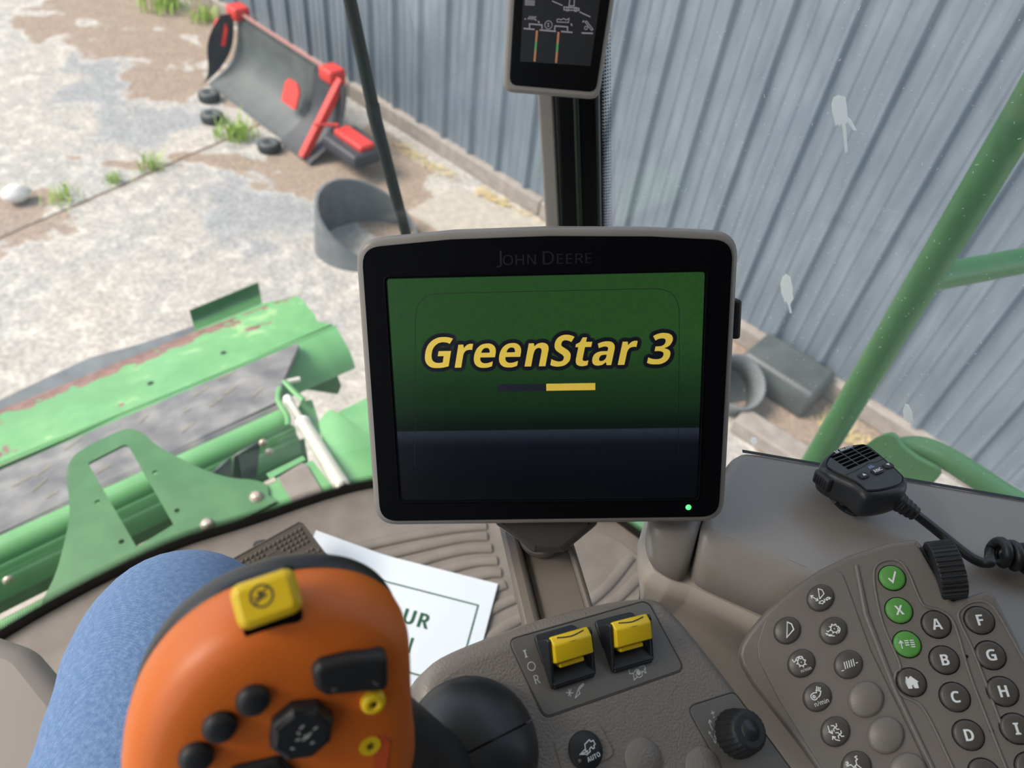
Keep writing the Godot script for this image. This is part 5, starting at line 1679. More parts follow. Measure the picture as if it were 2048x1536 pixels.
func drive_handle() -> void:
	var xf = Transform3D(Vector3(0.89958, -0.1774, 0.39912), Vector3(-0.27932, 0.46885, 0.83795), Vector3(-0.33578, -0.86528, 0.37222), Vector3(0.02622, 2.67795, -0.12369))
	var d = thing("drive_handle", "orange multifunction drive handle with black buttons and a yellow top key", "joystick", xf)
	var rim = ccw(spline2([Vector2(-0.05328, -0.0447), Vector2(-0.05333, -0.02982), Vector2(-0.05048, -0.01509), Vector2(-0.0453, -0.00213), Vector2(-0.03727, 0.00981), Vector2(-0.02727, 0.01879), Vector2(-0.0163, 0.02485), Vector2(-0.0033, 0.02852), Vector2(0.00745, 0.02961), Vector2(0.01857, 0.02901), Vector2(0.03019, 0.02572), Vector2(0.04046, 0.01915), Vector2(0.04714, 0.01051), Vector2(0.05043, -0.00073), Vector2(0.05249, -0.0204), Vector2(0.05447, -0.03575), Vector2(0.05613, -0.04633), Vector2(0.05599, -0.05937), Vector2(0.05212, -0.0707), Vector2(0.04223, -0.09644), Vector2(0.01169, -0.10932), Vector2(-0.02409, -0.0979), Vector2(-0.04553, -0.0737)], 4, true))
	var c = Vector2(-0.00215, -0.02395)
	var st = mb()
	puffed(st, rim, [[0.95, -0.022], [0.99, -0.018], [1.0, -0.012], [0.995, -0.006], [0.975, -0.0005], [0.93, 0.0055], [0.86, 0.0095], [0.76, 0.0118], [0.6, 0.0128], [0.3, 0.0132]], c)
	var shell = obj(st, "shell", M.orange, d)
	# black back of the grip, standing a little above the orange shell
	st = mb()
	var up = Vector2(-0.0003, 0.0022)
	var back = PackedVector2Array()
	for p in rim:
		back.append(p + up)
	puffed(st, back, [[0.80, -0.036], [0.92, -0.032], [0.965, -0.027], [0.975, -0.022], [0.97, -0.018], [0.94, -0.016]], c)
	obj(st, "grip_back", M.soft_black, d)
	var t = 0.0118
	# yellow top key in its slot
	st = mb()
	extrude(st, fillet([Vector2(-0.01598, 0.03352), Vector2(0.00377, 0.03985), Vector2(0.00698, 0.02343), Vector2(-0.0123, 0.0178)], 0.003, 4), -0.004, 0.0085, 0.0005)
	obj(st, "key_slot", M.gloss_black, shell)
	st = mb()
	var kc = Vector2(-0.0056, 0.03412)
	XF = Transform3D(Basis(Vector3.UP, 0.28) * Basis(Vector3.RIGHT, -0.55), l3(kc, 0.0085))
	rbox(st, Vector3(0.0215, 0.012, 0.0155), 0.0028, Transform3D.IDENTITY, 0.0035)
	var yk = obj(st, "top_key", M.yellow, d)
	st = mb()
	XF = XF * Transform3D(Basis.IDENTITY, Vector3(-0.001, 0.00615, -0.0015))
	stroke(st, arc(Vector2.ZERO, 0.0036, 0, 360, 20), 0.0007, 0.0)
	lines(st, [[[-2.4, -2.0], [0.0, 0.4], [2.2, 2.2]], [[-0.6, 1.8], [1.4, -0.4], [-0.8, -0.8], [-0.6, 1.8]], [[-2.6, 0.2], [-1.0, -1.0]]], 0.0006, 0.0, Vector2.ZERO, 0.001)
	obj(st, "emblem", M.key_dark, yk)
	XF = Transform3D.IDENTITY
	# rocker
	st = mb()
	extrude(st, fillet([Vector2(0.00931, 0.00753), Vector2(0.01194, 0.01057), Vector2(0.02236, 0.01129), Vector2(0.03616, 0.00983), Vector2(0.03736, -0.0029), Vector2(0.03604, -0.00572), Vector2(0.02421, -0.00431), Vector2(0.01458, -0.00374), Vector2(0.01061, -0.00001)], 0.0035, 4), t - 0.002, t + 0.0055, 0.0028, 0.0, false, 4)
	var rk = obj(st, "rocker", M.rubber, d)
	st = mb()
	lines(st, [[[-1.2, 0.8], [-0.2, -0.8], [1.2, -0.6]], [[-0.6, 0.2], [0.8, 0.4]]], 0.0005, t + 0.0057, Vector2(0.01717, -0.00023), 0.001)
	lines(st, [[[-1.0, 1.0], [1.0, -1.0]]], 0.0007, t + 0.0057, Vector2(0.03191, -0.00041), 0.001)
	obj(st, "pictogram", M.plate, rk)
	# round thumb buttons
	for p in [Vector2(-0.00998, -0.00224), Vector2(-0.02067, -0.0111), Vector2(-0.02827, -0.02224)]:
		st = mb()
		XF = Transform3D(Basis.IDENTITY, l3(p, t - 0.003))
		lathe(st, [Vector2(0.0058, 0.0), Vector2(0.0058, 0.006), Vector2(0.0050, 0.0075), Vector2(0.003, 0.0082), Vector2(0.0, 0.0083)], 24)
		XF = Transform3D.IDENTITY
		obj(st, "thumb_button", M.rubber, d)
	# eight-sided switch cluster
	st = mb()
	var oc = Vector2(0.00664, -0.0167)
	var oct = []
	for q in 8:
		oct.append(oc + Vector2.from_angle(TAU * (q + 0.4) / 8) * 0.0116)
	extrude(st, fillet(oct, 0.0008, 2), t - 0.003, t + 0.0075, 0.0024, 0.0, false, 3)
	var cl = obj(st, "switch_cluster", M.rubber, d)
	st = mb()
	lines(st, [[[-1.2, 3.6], [0.2, 5.0]], [[-2.0, 2.4], [-1.0, 1.4]], [[3.6, 2.4], [5.0, 3.2]], [[0.4, -0.2], [1.2, 0.6]], [[1.6, 0.2], [3.0, 1.2]], [[-2.4, -1.0], [-0.8, -0.6]], [[-0.2, -1.4], [2.2, -0.2]], [[-4.0, -4.0], [-2.8, -4.4]], [[2.8, -3.6], [4.0, -3.0]]], 0.0006, t + 0.0077, oc, 0.001)
	obj(st, "pictogram", M.offwhite, cl)
	st = mb()
	extrude(st, fillet([Vector2(-0.01815, -0.0292), Vector2(-0.00042, -0.02823), Vector2(0.00504, -0.03582), Vector2(0.00725, -0.05017), Vector2(-0.01556, -0.04399)], 0.003, 3), t - 0.002, t + 0.004, 0.002, 0.0, false)
	obj(st, "lower_rocker", M.rubber, d)
	# yellow release button in a round dish
	st = mb()
	XF = Transform3D(Basis.IDENTITY, l3(Vector2(0.03261, -0.01176), t - 0.004))
	lathe(st, [Vector2(0.0046, 0.0), Vector2(0.0046, 0.0068), Vector2(0.0040, 0.0078), Vector2(0.0016, 0.0080), Vector2(0.0012, 0.0072), Vector2(0.0, 0.0072)], 24)
	var yb = obj(st, "release_button", M.yellow, d)
	st = mb()
	lathe(st, [Vector2(0.0011, 0.0073), Vector2(0.0, 0.0075)], 12)
	XF = Transform3D.IDENTITY
	obj(st, "pin", M.black, yb)
	# red-orange label with its yellow disc
	st = mb()
	extrude(st, fillet([Vector2(0.01921, -0.02984), Vector2(0.03734, -0.02886), Vector2(0.04112, -0.03299), Vector2(0.04067, -0.04431), Vector2(0.03903, -0.05604), Vector2(0.015, -0.05446)], 0.004, 4), t - 0.006, t + 0.0008, 0.0006, 0.0, false)
	var lb = obj(st, "label_plate", mat(rgb(206, 86, 40), 0.45), d)
	st = mb()
	extrude(st, disc(0.0042, 24, Vector2(0.03269, -0.03257)), t - 0.002, t + 0.0012)
	obj(st, "yellow_disc", M.yellow, lb)
	st = mb()
	lines(st, [[[-1.6, -0.4], [1.6, 0.8]], [[-0.4, -2.0], [0.4, 2.0]], [[-1.2, 1.0], [0.2, 0.2]], [[0.0, -0.2], [1.4, -1.0]]], 0.0006, t + 0.0014, Vector2(0.03269, -0.03257), 0.001)
	obj(st, "pictogram", M.black, lb)
	# neck running down to the boot
	var pod = Transform3D(Vector3(0.94463, -0.13664, 0.29834), Vector3(0.05008, 0.95856, 0.28046), Vector3(-0.32429, -0.24999, 0.91233), Vector3(0.197, 2.52, -0.0855))
	var inv = xf.affine_inverse()
	var foot = inv * (pod * l3(Vector2(-0.1168, -0.03447), 0.012))
	var h0 = l3(Vector2(0.03908, -0.05335), -0.022)
	st = mb()
	tube(st, spline3([h0, h0.lerp(foot, 0.45) + Vector3(0, -0.004, 0.002), foot.lerp(h0, 0.12), foot], 5), 0.0205, 24)
	obj(st, "neck", M.soft_black, d)
	# slit rubber boot: two half domes with a gap between them
	var centre = Vector2(-0.09328, -0.02668)
	for s in [0, 1]:
		st = mb()
		XF = inv * pod * Transform3D(Basis(Vector3.UP, 0.12 + PI * s), l3(centre, 0.0))
		var rows = []
		for i in 12:
			var ph = PI / 2 * i / 11
			var row = PackedVector3Array()
			for j in 21:
				var th = PI * j / 20
				var rr = 0.0375 * cos(ph)
				row.append(Vector3(cos(th) * rr, 0.0005 + 0.030 * sin(ph), -maxf(sin(th) * rr, 0.0) - 0.0006))
			rows.append(row)
		loft(st, rows, false, false, false)
		XF = Transform3D.IDENTITY
		obj(st, "boot_half", M.soft_black, d)
	st = mb()
	XF = inv * pod * Transform3D(Basis.IDENTITY, l3(centre, 0.0))
	lathe(st, [Vector2(0.0345, 0.0004), Vector2(0.030, 0.014), Vector2(0.018, 0.024), Vector2(0.0, 0.027)], 28)
	XF = Transform3D.IDENTITY
	obj(st, "boot_core", M.gloss_black, d)

# ---------------------------------------------------------------- microphone, floor things, the driver's leg
func microphone() -> void:
	var xf = Transform3D(Vector3(0.74547, 0.09514, 0.65972), Vector3(0.10127, 0.9621, -0.25318), Vector3(-0.65881, 0.25555, 0.70758), Vector3(0.45054, 2.53982, -0.05752))
	var m = thing("hand_microphone", "black hand microphone with a slotted grille lying on the side console", "microphone", xf)
	var rim = ccw(spline2([Vector2(-0.03156, 0.01077), Vector2(-0.0253, 0.02266), Vector2(-0.01366, 0.03391), Vector2(-0.00244, 0.03995), Vector2(0.01037, 0.04339), Vector2(0.01552, 0.04228), Vector2(0.01941, 0.037), Vector2(0.02381, 0.02457), Vector2(0.02962, 0.00212), Vector2(0.02844, -0.00577), Vector2(0.02307, -0.0131), Vector2(0.01019, -0.01951), Vector2(-0.00313, -0.02302), Vector2(-0.01105, -0.02115), Vector2(-0.01614, -0.0104), Vector2(-0.02767, 0.00103)], 3, true))
	var st = mb()
	extrude(st, rim, -0.026, 0.0, 0.006, 0.009, true, 5)
	obj(st, "body", M.soft_black, m)
	var face = inset(rim, 0.0048)
	st = mb()
	extrude(st, face, -0.002, 0.0007, 0.0006)
	var f = obj(st, "face", M.mic_face, m)
	st = mb()
	tube_loop(st, inset(rim, 0.0040), 0.0, 0.0005)
	obj(st, "face_seam", M.gloss_black, f)
	# grille: five rows of three black strips painting the shade in the slots
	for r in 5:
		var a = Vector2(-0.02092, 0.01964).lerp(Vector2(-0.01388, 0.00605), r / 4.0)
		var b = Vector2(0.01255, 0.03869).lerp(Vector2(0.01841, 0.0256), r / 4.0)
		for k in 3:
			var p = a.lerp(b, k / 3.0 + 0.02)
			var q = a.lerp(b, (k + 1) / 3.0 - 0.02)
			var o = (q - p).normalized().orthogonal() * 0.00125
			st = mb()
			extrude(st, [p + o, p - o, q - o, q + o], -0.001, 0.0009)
			obj(st, "slot_shade", M.slot, f)
	var run = (Vector2(0.01255, 0.03869) - Vector2(-0.02092, 0.01964)).angle()
	st = mb()
	letters(st, "M", 0.0030, Vector2(-0.01352, 0.02756), run, 0.0009, true, 0.15, 1.1)
	letters(st, "IDLAND", 0.0022, Vector2(-0.00413, 0.03306), run, 0.0009, true, 0.15, 1.25)
	obj(st, "lettering", M.white, f)
	# buttons with their marks
	for e in [["up", Vector2(-0.00437, -0.00265), 0.0085], ["ANC", Vector2(0.00828, 0.00348), 0.0098], ["down", Vector2(0.01937, 0.01088), 0.0085]]:
		st = mb()
		XF = Transform3D(Basis(Vector3.UP, run), l3(e[1], 0.001))
		rbox(st, Vector3(e[2], 0.0028, 0.0056), 0.0009, Transform3D.IDENTITY, 0.0015)
		var b = obj(st, "button", M.rubber, m)
		st = mb()
		if e[0] == "ANC":
			letters(st, "ANC", 0.0030, Vector2.ZERO, 0.0, 0.00152)
		else:
			var s = 1.0 if e[0] == "up" else -1.0
			cap(st, ccw(PackedVector2Array([Vector2(-0.0018, -0.0012 * s), Vector2(0.0018, -0.0012 * s), Vector2(0, 0.0014 * s)])), 0.00152)
		XF = Transform3D.IDENTITY
		obj(st, "mark", M.white, b)
	# mountain emblem and the fold line under the grille
	st = mb()
	var lo = Vector2(0.00596, 0.00956)
	for tr in [[[-3.4, -1.6], [-1.6, 1.6], [-0.6, 0.2], [-1.4, -1.6]], [[-0.8, -1.4], [-0.2, 0.4], [1.0, 1.8], [3.2, -1.6]]]:
		var q = PackedVector2Array()
		for p in tr:
			q.append(lo + Vector2(p[0], p[1]).rotated(run) * 0.001)
		cap(st, ccw(q), 0.0009)
	obj(st, "emblem", mat(rgb(120, 140, 168), 0.4), f)
	st = mb()
	stroke(st, [Vector2(-0.01756, -0.00211), Vector2(-0.00689, 0.00455), Vector2(0.0008, 0.00992), Vector2(0.00538, 0.01394), Vector2(0.01251, 0.01559), Vector2(0.023, 0.02257)], 0.0004, 0.0009)
	obj(st, "fold_line", M.gloss_black, f)
	# talk key on the side, belt clip below
	st = mb()
	var t0 = Vector2(-0.03093, 0.01056)
	var t1 = Vector2(-0.02642, -0.00088)
	XF = Transform3D(Basis(Vector3.UP, (t1 - t0).angle()), l3((t0 + t1) / 2, -0.010))
	rbox(st, Vector3(t0.distance_to(t1) + 0.004, 0.012, 0.008), 0.002)
	var ptt = obj(st, "talk_key", M.rubber, m)
	for k in 5:
		st = mb()
		rbox(st, Vector3(0.0008, 0.007, 0.0008), 0.0003, Transform3D(Basis.IDENTITY, Vector3(-0.005 + k * 0.0025, 0, 0.0042)))
		obj(st, "rib", M.soft_black, ptt)
	XF = Transform3D.IDENTITY
	st = mb()
	XF = xf.affine_inverse()
	var c0 = Vector3(0.43636, 2.516, -0.06817)
	var c1 = Vector3(0.44447, 2.507, -0.05977)
	var c2 = Vector3(0.4478, 2.506, -0.05135)
	var c3 = Vector3(0.45362, 2.51, -0.0484)
	tube(st, spline3([c0, c1, c2, c3], 4), 0.010, 12, true, 0.32, Vector3.UP)
	XF = Transform3D.IDENTITY
	obj(st, "belt_clip", M.soft_black, m)
	# strain relief and coiled cord
	XF = xf.affine_inverse()
	var s0 = Vector3(0.45861, 2.5295, -0.03501)
	var s1 = Vector3(0.46106, 2.5275, -0.02941)
	var s2 = Vector3(0.46586, 2.5235, -0.01774)
	st = mb()
	var path = []
	var rad = []
	for k in 25:
		var t = k / 24.0
		path.append(s0.lerp(s1, t * 2) if t < 0.5 else s1.lerp(s2, t * 2 - 1))
		rad.append(lerpf(0.0085, 0.0052, t) + (0.0007 if (k / 2) % 2 == 0 and k > 5 else 0.0))
	tube(st, path, rad, 14)
	obj(st, "strain_relief", M.rubber, m)
	st = mb()
	var cord = [s2, Vector3(0.47019, 2.5195, -0.00915), Vector3(0.47401, 2.5155, 0.00342), Vector3(0.47326, 2.5155, 0.01667), Vector3(0.47337, 2.5155, 0.02764), Vector3(0.47578, 2.5155, 0.03502), Vector3(0.47782, 2.5185, 0.03918)]
	var p3 = spline3(cord, 5)
	# helix that runs on to the right across the lid
	var ax0 = Vector3(0.49551, 2.5155, 0.03754)
	var ax1 = Vector3(0.54491, 2.5155, 0.10582)
	var dir = (ax1 - ax0).normalized()
	var side = dir.cross(Vector3.UP).normalized()
	var turns = 13
	for k in turns * 18:
		var t = float(k) / 18.0
		var ang = -TAU * t - 2.2
		p3.append(ax0 + dir * (t * 0.0082) + (side * cos(ang) + Vector3.UP * sin(ang)) * 0.0078)
	tube(st, p3, 0.0037, 9)
	XF = Transform3D.IDENTITY
	obj(st, "coiled_cord", M.soft_black, m)

func floor_things() -> void:
	# ribbed rubber mat on the cab floor
	var mt = thing("floor_mat", "taupe rubber floor mat with curved raised ribs", "mat", Transform3D.IDENTITY)
	var st = mb()
	XF = Transform3D(Vector3(1, 0, 0), Vector3(0, 1, 0), Vector3(0, 0, 1), Vector3(0.2, 1.93, -0.5))
	extrude(st, fillet([Vector2(0.07388, 0.08842), Vector2(0.2103, 0.04881), Vector2(0.37803, -0.0774), Vector2(0.43059, -0.17539), Vector2(0.43732, -0.23217), Vector2(0.33905, -0.43215), Vector2(0.01936, -0.26902), Vector2(-0.04082, -0.00885)], 0.03, 4), 0.0002, 0.003, 0.001)
	obj(st, "mat_sheet", M.floor_mat, mt)
	for r in [[Vector2(0.0679, 0.06251), Vector2(0.14202, 0.03452), Vector2(0.21645, 0.00153), Vector2(0.26819, -0.0275)], [Vector2(0.06932, 0.03535), Vector2(0.15099, 0.00551), Vector2(0.21953, -0.02152), Vector2(0.25721, -0.04414)], [Vector2(0.08106, -0.00301), Vector2(0.1598, -0.02301), Vector2(0.21336, -0.04313), Vector2(0.24934, -0.06587)], [Vector2(0.09163, -0.04186), Vector2(0.16594, -0.05458), Vector2(0.21262, -0.07028), Vector2(0.24239, -0.0887)], [Vector2(0.11017, -0.08087), Vector2(0.17964, -0.08798), Vector2(0.21611, -0.09775), Vector2(0.23425, -0.10889)], [Vector2(0.12839, -0.11918), Vector2(0.18494, -0.1189), Vector2(0.22685, -0.12794)], [Vector2(0.13128, -0.15232), Vector2(0.18107, -0.14842), Vector2(0.22439, -0.15522)], [Vector2(0.13592, -0.1822), Vector2(0.17439, -0.18069), Vector2(0.21837, -0.18608)], [Vector2(0.30911, -0.22815), Vector2(0.36162, -0.22492), Vector2(0.4235, -0.21173)], [Vector2(0.31015, -0.24927), Vector2(0.35916, -0.2496), Vector2(0.42354, -0.24312)], [Vector2(0.31834, -0.2704), Vector2(0.36915, -0.2726), Vector2(0.42029, -0.26805)]]:
		var p3 = []
		for p in spline2(r, 5):
			p3.append(l3(p, 0.003))
		st = mb()
		tube(st, p3, 0.0092, 10, true, 0.5, Vector3.UP)
		obj(st, "rib", M.floor_mat, mt)
	XF = Transform3D.IDENTITY
	# pressed sill trim along the glass
	# printed sheet lying on the mat, one corner curling up
	var px = Transform3D(Vector3(0.61491, 0, 0.7886), Vector3(0, 1, 0), Vector3(-0.7886, 0, 0.61491), Vector3(0.41565, 1.934, -0.3764))
	var pp = thing("paper_sheet", "white printed sheet with a green border lying on the cab floor", "paper", px)
	st = mb()
	var n = 14
	for i in n:
		for j in n:
			var q = []
			for e in [[i, j], [i + 1, j], [i + 1, j + 1], [i, j + 1]]:
				var u = -0.292 + 0.292 * e[0] / n
				var v = -0.207 * e[1] / n
				var lift = maxf(0.0, -0.18 - u) * maxf(0.0, v + 0.10) * 2.2 + maxf(0.0, 0.04 + u) * maxf(0.0, v + 0.05) * 0.3
				q.append(Vector3(u, 0.0065 + lift * 0.9, -v))
			quad(st, q[0], q[1], q[2], q[3])
	obj(st, "sheet", M.paper, pp)
	st = mb()
	stroke(st, [Vector2(-0.20, -0.0425), Vector2(-0.0205, -0.0425), Vector2(-0.0205, -0.165), Vector2(-0.20, -0.165)], 0.0022, 0.0072)
	obj(st, "printed_border", M.print_green, pp)
	st = mb()
	letters(st, "UR", 0.0225, Vector2(-0.102, -0.0870), 0.0, 0.0072, true)
	stroke(st, [Vector2(-0.0985, -0.116), Vector2(-0.0985, -0.139)], 0.004, 0.0072)
	obj(st, "printed_letters", M.print_green, pp)
	# foot pedal with a studded tread
	var dx = Transform3D(Vector3(0.98889, 0.06285, -0.13468), Vector3(0, 0.90618, 0.42289), Vector3(0.14862, -0.41819, 0.89612), Vector3(0.16608, 2.02, -0.57174))
	var pd = thing("foot_pedal", "dark brown foot pedal with a studded rubber tread", "pedal", dx)
	st = mb()
	var rim = fillet([Vector2(-0.07556, 0.03386), Vector2(0.04503, 0.01697), Vector2(0.04823, 0.0107), Vector2(0.04635, -0.05827), Vector2(-0.02016, -0.07281), Vector2(-0.08376, -0.02681)], [0.004, 0.004, 0.004, 0.004, 0.01, 0.01], 4)
	extrude(st, rim, -0.012, 0.0, 0.002, 0.002)
	obj(st, "tread_plate", M.pedal, pd)
	st = mb()
	tube_loop(st, inset(ccw(rim), 0.0015), 0.0, 0.001)
	obj(st, "rim", M.pedal, pd)
	st = mb()
	var rp = ccw(PackedVector2Array(rim))
	var safe = inset(rp, 0.006)
	var row = (Vector2(0.04329, 0.01463) - Vector2(-0.07436, 0.03113)).normalized()
	var col = row.orthogonal()
	var o = Vector2(0.04046, 0.01317)
	var cc = Vector2(-0.01412, -0.01363)
	for i in range(-2, 24):
		for j in range(-1, 16):
			var p = o - row * (i * 0.0068) + col * (j * 0.0068) * (1.0 if col.y < 0 else -1.0)
			if not Geometry2D.is_point_in_polygon(p, safe) or p.distance_to(cc) < 0.021:
				continue
			if absf((p - cc).dot(col)) < 0.006:
				continue
			var s = 0.0027
			var a = [p + (row + col) * s, p + (row - col) * s, p - (row + col) * s, p - (row - col) * s]
			for q in 4:
				tri(st, l3(a[q], 0.0), l3(p, 0.0032), l3(a[(q + 1) % 4], 0.0), -1)
	obj(st, "studs", M.pedal, pd).set_meta("kind", "stuff")
	st = mb()
	tube_loop(st, disc(0.0175, 32, cc), 0.0, 0.0009)
	obj(st, "ring", M.pedal, pd)
	st = mb()
	tube_loop(st, disc(0.014, 32, cc), 0.0, 0.0007)
	obj(st, "ring", M.pedal, pd)
	st = mb()
	tube(st, [l3(Vector2(-0.01, 0.02), -0.012), Vector3(-0.01, -0.06, -0.03)], 0.008, 10)
	obj(st, "lever", M.rubber, pd)
	# foot of the steering column at the left
	var sc = thing("steering_pedestal", "grey-brown steering column cover beside the driver's leg", "pedestal", Transform3D.IDENTITY)
	st = mb()
	var top = []
	var low = []
	var ring = ccw(fillet(xz([[-0.335, -0.60], [-0.175, -0.575], [-0.105, -0.475], [-0.085, -0.38], [-0.12, -0.30], [-0.335, -0.30]]), [0.05, 0.05, 0.05, 0.03, 0.03, 0.05], 5))
	extrude_taper(st, ring, 1.93, 2.25, 0.02)
	obj(st, "cover", M.arm, sc)
	st = mb()
	extrude(st, inset(ring, -0.006), 1.93, 1.985, 0.01)
	obj(st, "skirt", M.key_dark, sc)

func extrude_taper(st, ring: PackedVector2Array, h0: float, h1: float, r: float) -> void:
	extrude(st, ring, h0, h1, r, 0.0, true, 5)

func denim() -> StandardMaterial3D:
	var im = Image.create(256, 256, false, Image.FORMAT_RGB8)
	var n = noise(0.05, 3, FastNoiseLite.TYPE_SIMPLEX_SMOOTH, 2).get_seamless_image(256, 256)
	var f = noise(0.45, 2, FastNoiseLite.TYPE_SIMPLEX_SMOOTH, 9).get_seamless_image(256, 256)
	for y in 256:
		for x in 256:
			var twill = fposmod((x + y * 2) / 8.0, 1.0)
			var t = (1.0 if twill < 0.42 else 0.0) * 0.55 + (f.get_pixel(x, y).r - 0.5) * 1.1 + (n.get_pixel(x, y).r - 0.5) * 0.5
			im.set_pixel(x, y, rgb(56, 84, 130).lerp(rgb(152, 178, 208), clampf(t + 0.12, 0, 1)))
	var m = mat(Color.WHITE, 0.9)
	m.albedo_texture = ImageTexture.create_from_image(im)
	m.uv1_triplanar = true
	m.uv1_scale = Vector3.ONE * 17.0
	return m

func person() -> void:
	var p = thing("person", "seated driver's leg in blue jeans beside the orange handle", "person", Transform3D.IDENTITY)
	var st = mb()
	var Y = Vector3(0, 2.95, 0)
	var path = spline3([Y + Vector3(-0.17, -0.60, 0.22), Y + Vector3(-0.13, -0.58, 0.05), Y + Vector3(-0.085, -0.552, -0.10), Y + Vector3(-0.045, -0.532, -0.200), Y + Vector3(-0.016, -0.522, -0.255), Y + Vector3(0.004, -0.548, -0.305), Y + Vector3(0.01, -0.62, -0.325), Y + Vector3(0.015, -0.74, -0.335), Y + Vector3(0.02, -0.94, -0.34)], 5)
	var keys = [0.096, 0.095, 0.092, 0.084, 0.0745, 0.070, 0.066, 0.064, 0.058]
	var rad = []
	var wrinkle = noise(9.0, 3, FastNoiseLite.TYPE_SIMPLEX_SMOOTH, 21)
	for i in path.size():
		var t = float(i) / (path.size() - 1) * 8.0
		var k = mini(int(t), 7)
		rad.append(lerpf(keys[k], keys[k + 1], smoothstep(0.0, 1.0, t - k)) + wrinkle.get_noise_1d(i * 0.06) * 0.002)
	tube(st, path, rad, 40)
	obj(st, "trouser_leg", denim(), p)
	st = mb()
	var s0 = Y + Vector3(0.02, -0.985, -0.30)
	var shoe = spline3([s0 + Vector3(-0.01, 0.0, 0.07), s0 + Vector3(0, 0.008, 0.03), s0 + Vector3(0, 0.012, -0.03), s0 + Vector3(0.01, 0.0, -0.12), s0 + Vector3(0.015, -0.008, -0.18), s0 + Vector3(0.015, -0.012, -0.205)], 4)
	tube(st, shoe, [0.02, 0.032, 0.04, 0.042, 0.044, 0.045, 0.045, 0.046, 0.046, 0.046, 0.046, 0.046, 0.045, 0.044, 0.042, 0.039, 0.036, 0.034, 0.03, 0.024, 0.014], 20, true, 0.72)
	obj(st, "shoe", M.soft_black, p)

func added_seat() -> void:  # seat out of view, added to block light from the rear
	var s = thing("added_seat", "unseen dark seat added behind the armrest console to block light", "seat", Transform3D.IDENTITY)
	var st = mb()
	rbox(st, Vector3(0.48, 0.11, 0.46), 0.045, Transform3D(Basis(Vector3.RIGHT, 0.06), Vector3(-0.24, 2.165, 0.30)), 0.06)
	obj(st, "cushion", M.soft_black, s)
	st = mb()
	rbox(st, Vector3(0.50, 0.14, 0.72), 0.05, Transform3D(Basis(Vector3.RIGHT, 1.42), Vector3(-0.24, 2.62, 0.58)), 0.07)
	obj(st, "backrest", M.soft_black, s)
	st = mb()
	rbox(st, Vector3(0.30, 0.10, 0.20), 0.04, Transform3D(Basis(Vector3.RIGHT, 1.42), Vector3(-0.24, 3.10, 0.64)), 0.05)
	obj(st, "headrest", M.soft_black, s)
	st = mb()
	lathe(st, [Vector2(0.20, 1.93), Vector2(0.20, 1.96), Vector2(0.13, 1.99), Vector2(0.13, 2.18)], 24, Transform3D(Basis.IDENTITY, Vector3(-0.24, 0, 0.32)))
	obj(st, "pedestal", M.rubber, s)

# ---------------------------------------------------------------- things lying in the yard
func tuft(at: Vector2, size: float, count: int, label: String) -> void:
	var w = thing("weed_tuft", label, "weed", Transform3D(Basis.IDENTITY, Vector3(at.x, 0.0, at.y)), "weeds in the concrete joint")
	var st = mb()
	for k in count:
		var a = rng.randf() * TAU
		var out = Vector3(cos(a), 0, sin(a))
		var o = Vector3(rng.randfn(0, size * 0.4), 0, rng.randfn(0, size * 0.4))
		var h = size * rng.randf_range(0.5, 1.1)
		var side = Vector3(-out.z, 0, out.x) * size * 0.035
		var p1 = o + Vector3.UP * h * 0.6 + out * h * 0.15
		var p2 = o + Vector3.UP * h + out * h * rng.randf_range(0.3, 0.7)
		quad(st, o - side, p1 - side, p1 + side, o + side)
		tri(st, p1 - side, p2, p1 + side)
	var b = obj(st, "blades", M.weed, w)
	b.set_meta("kind", "stuff")

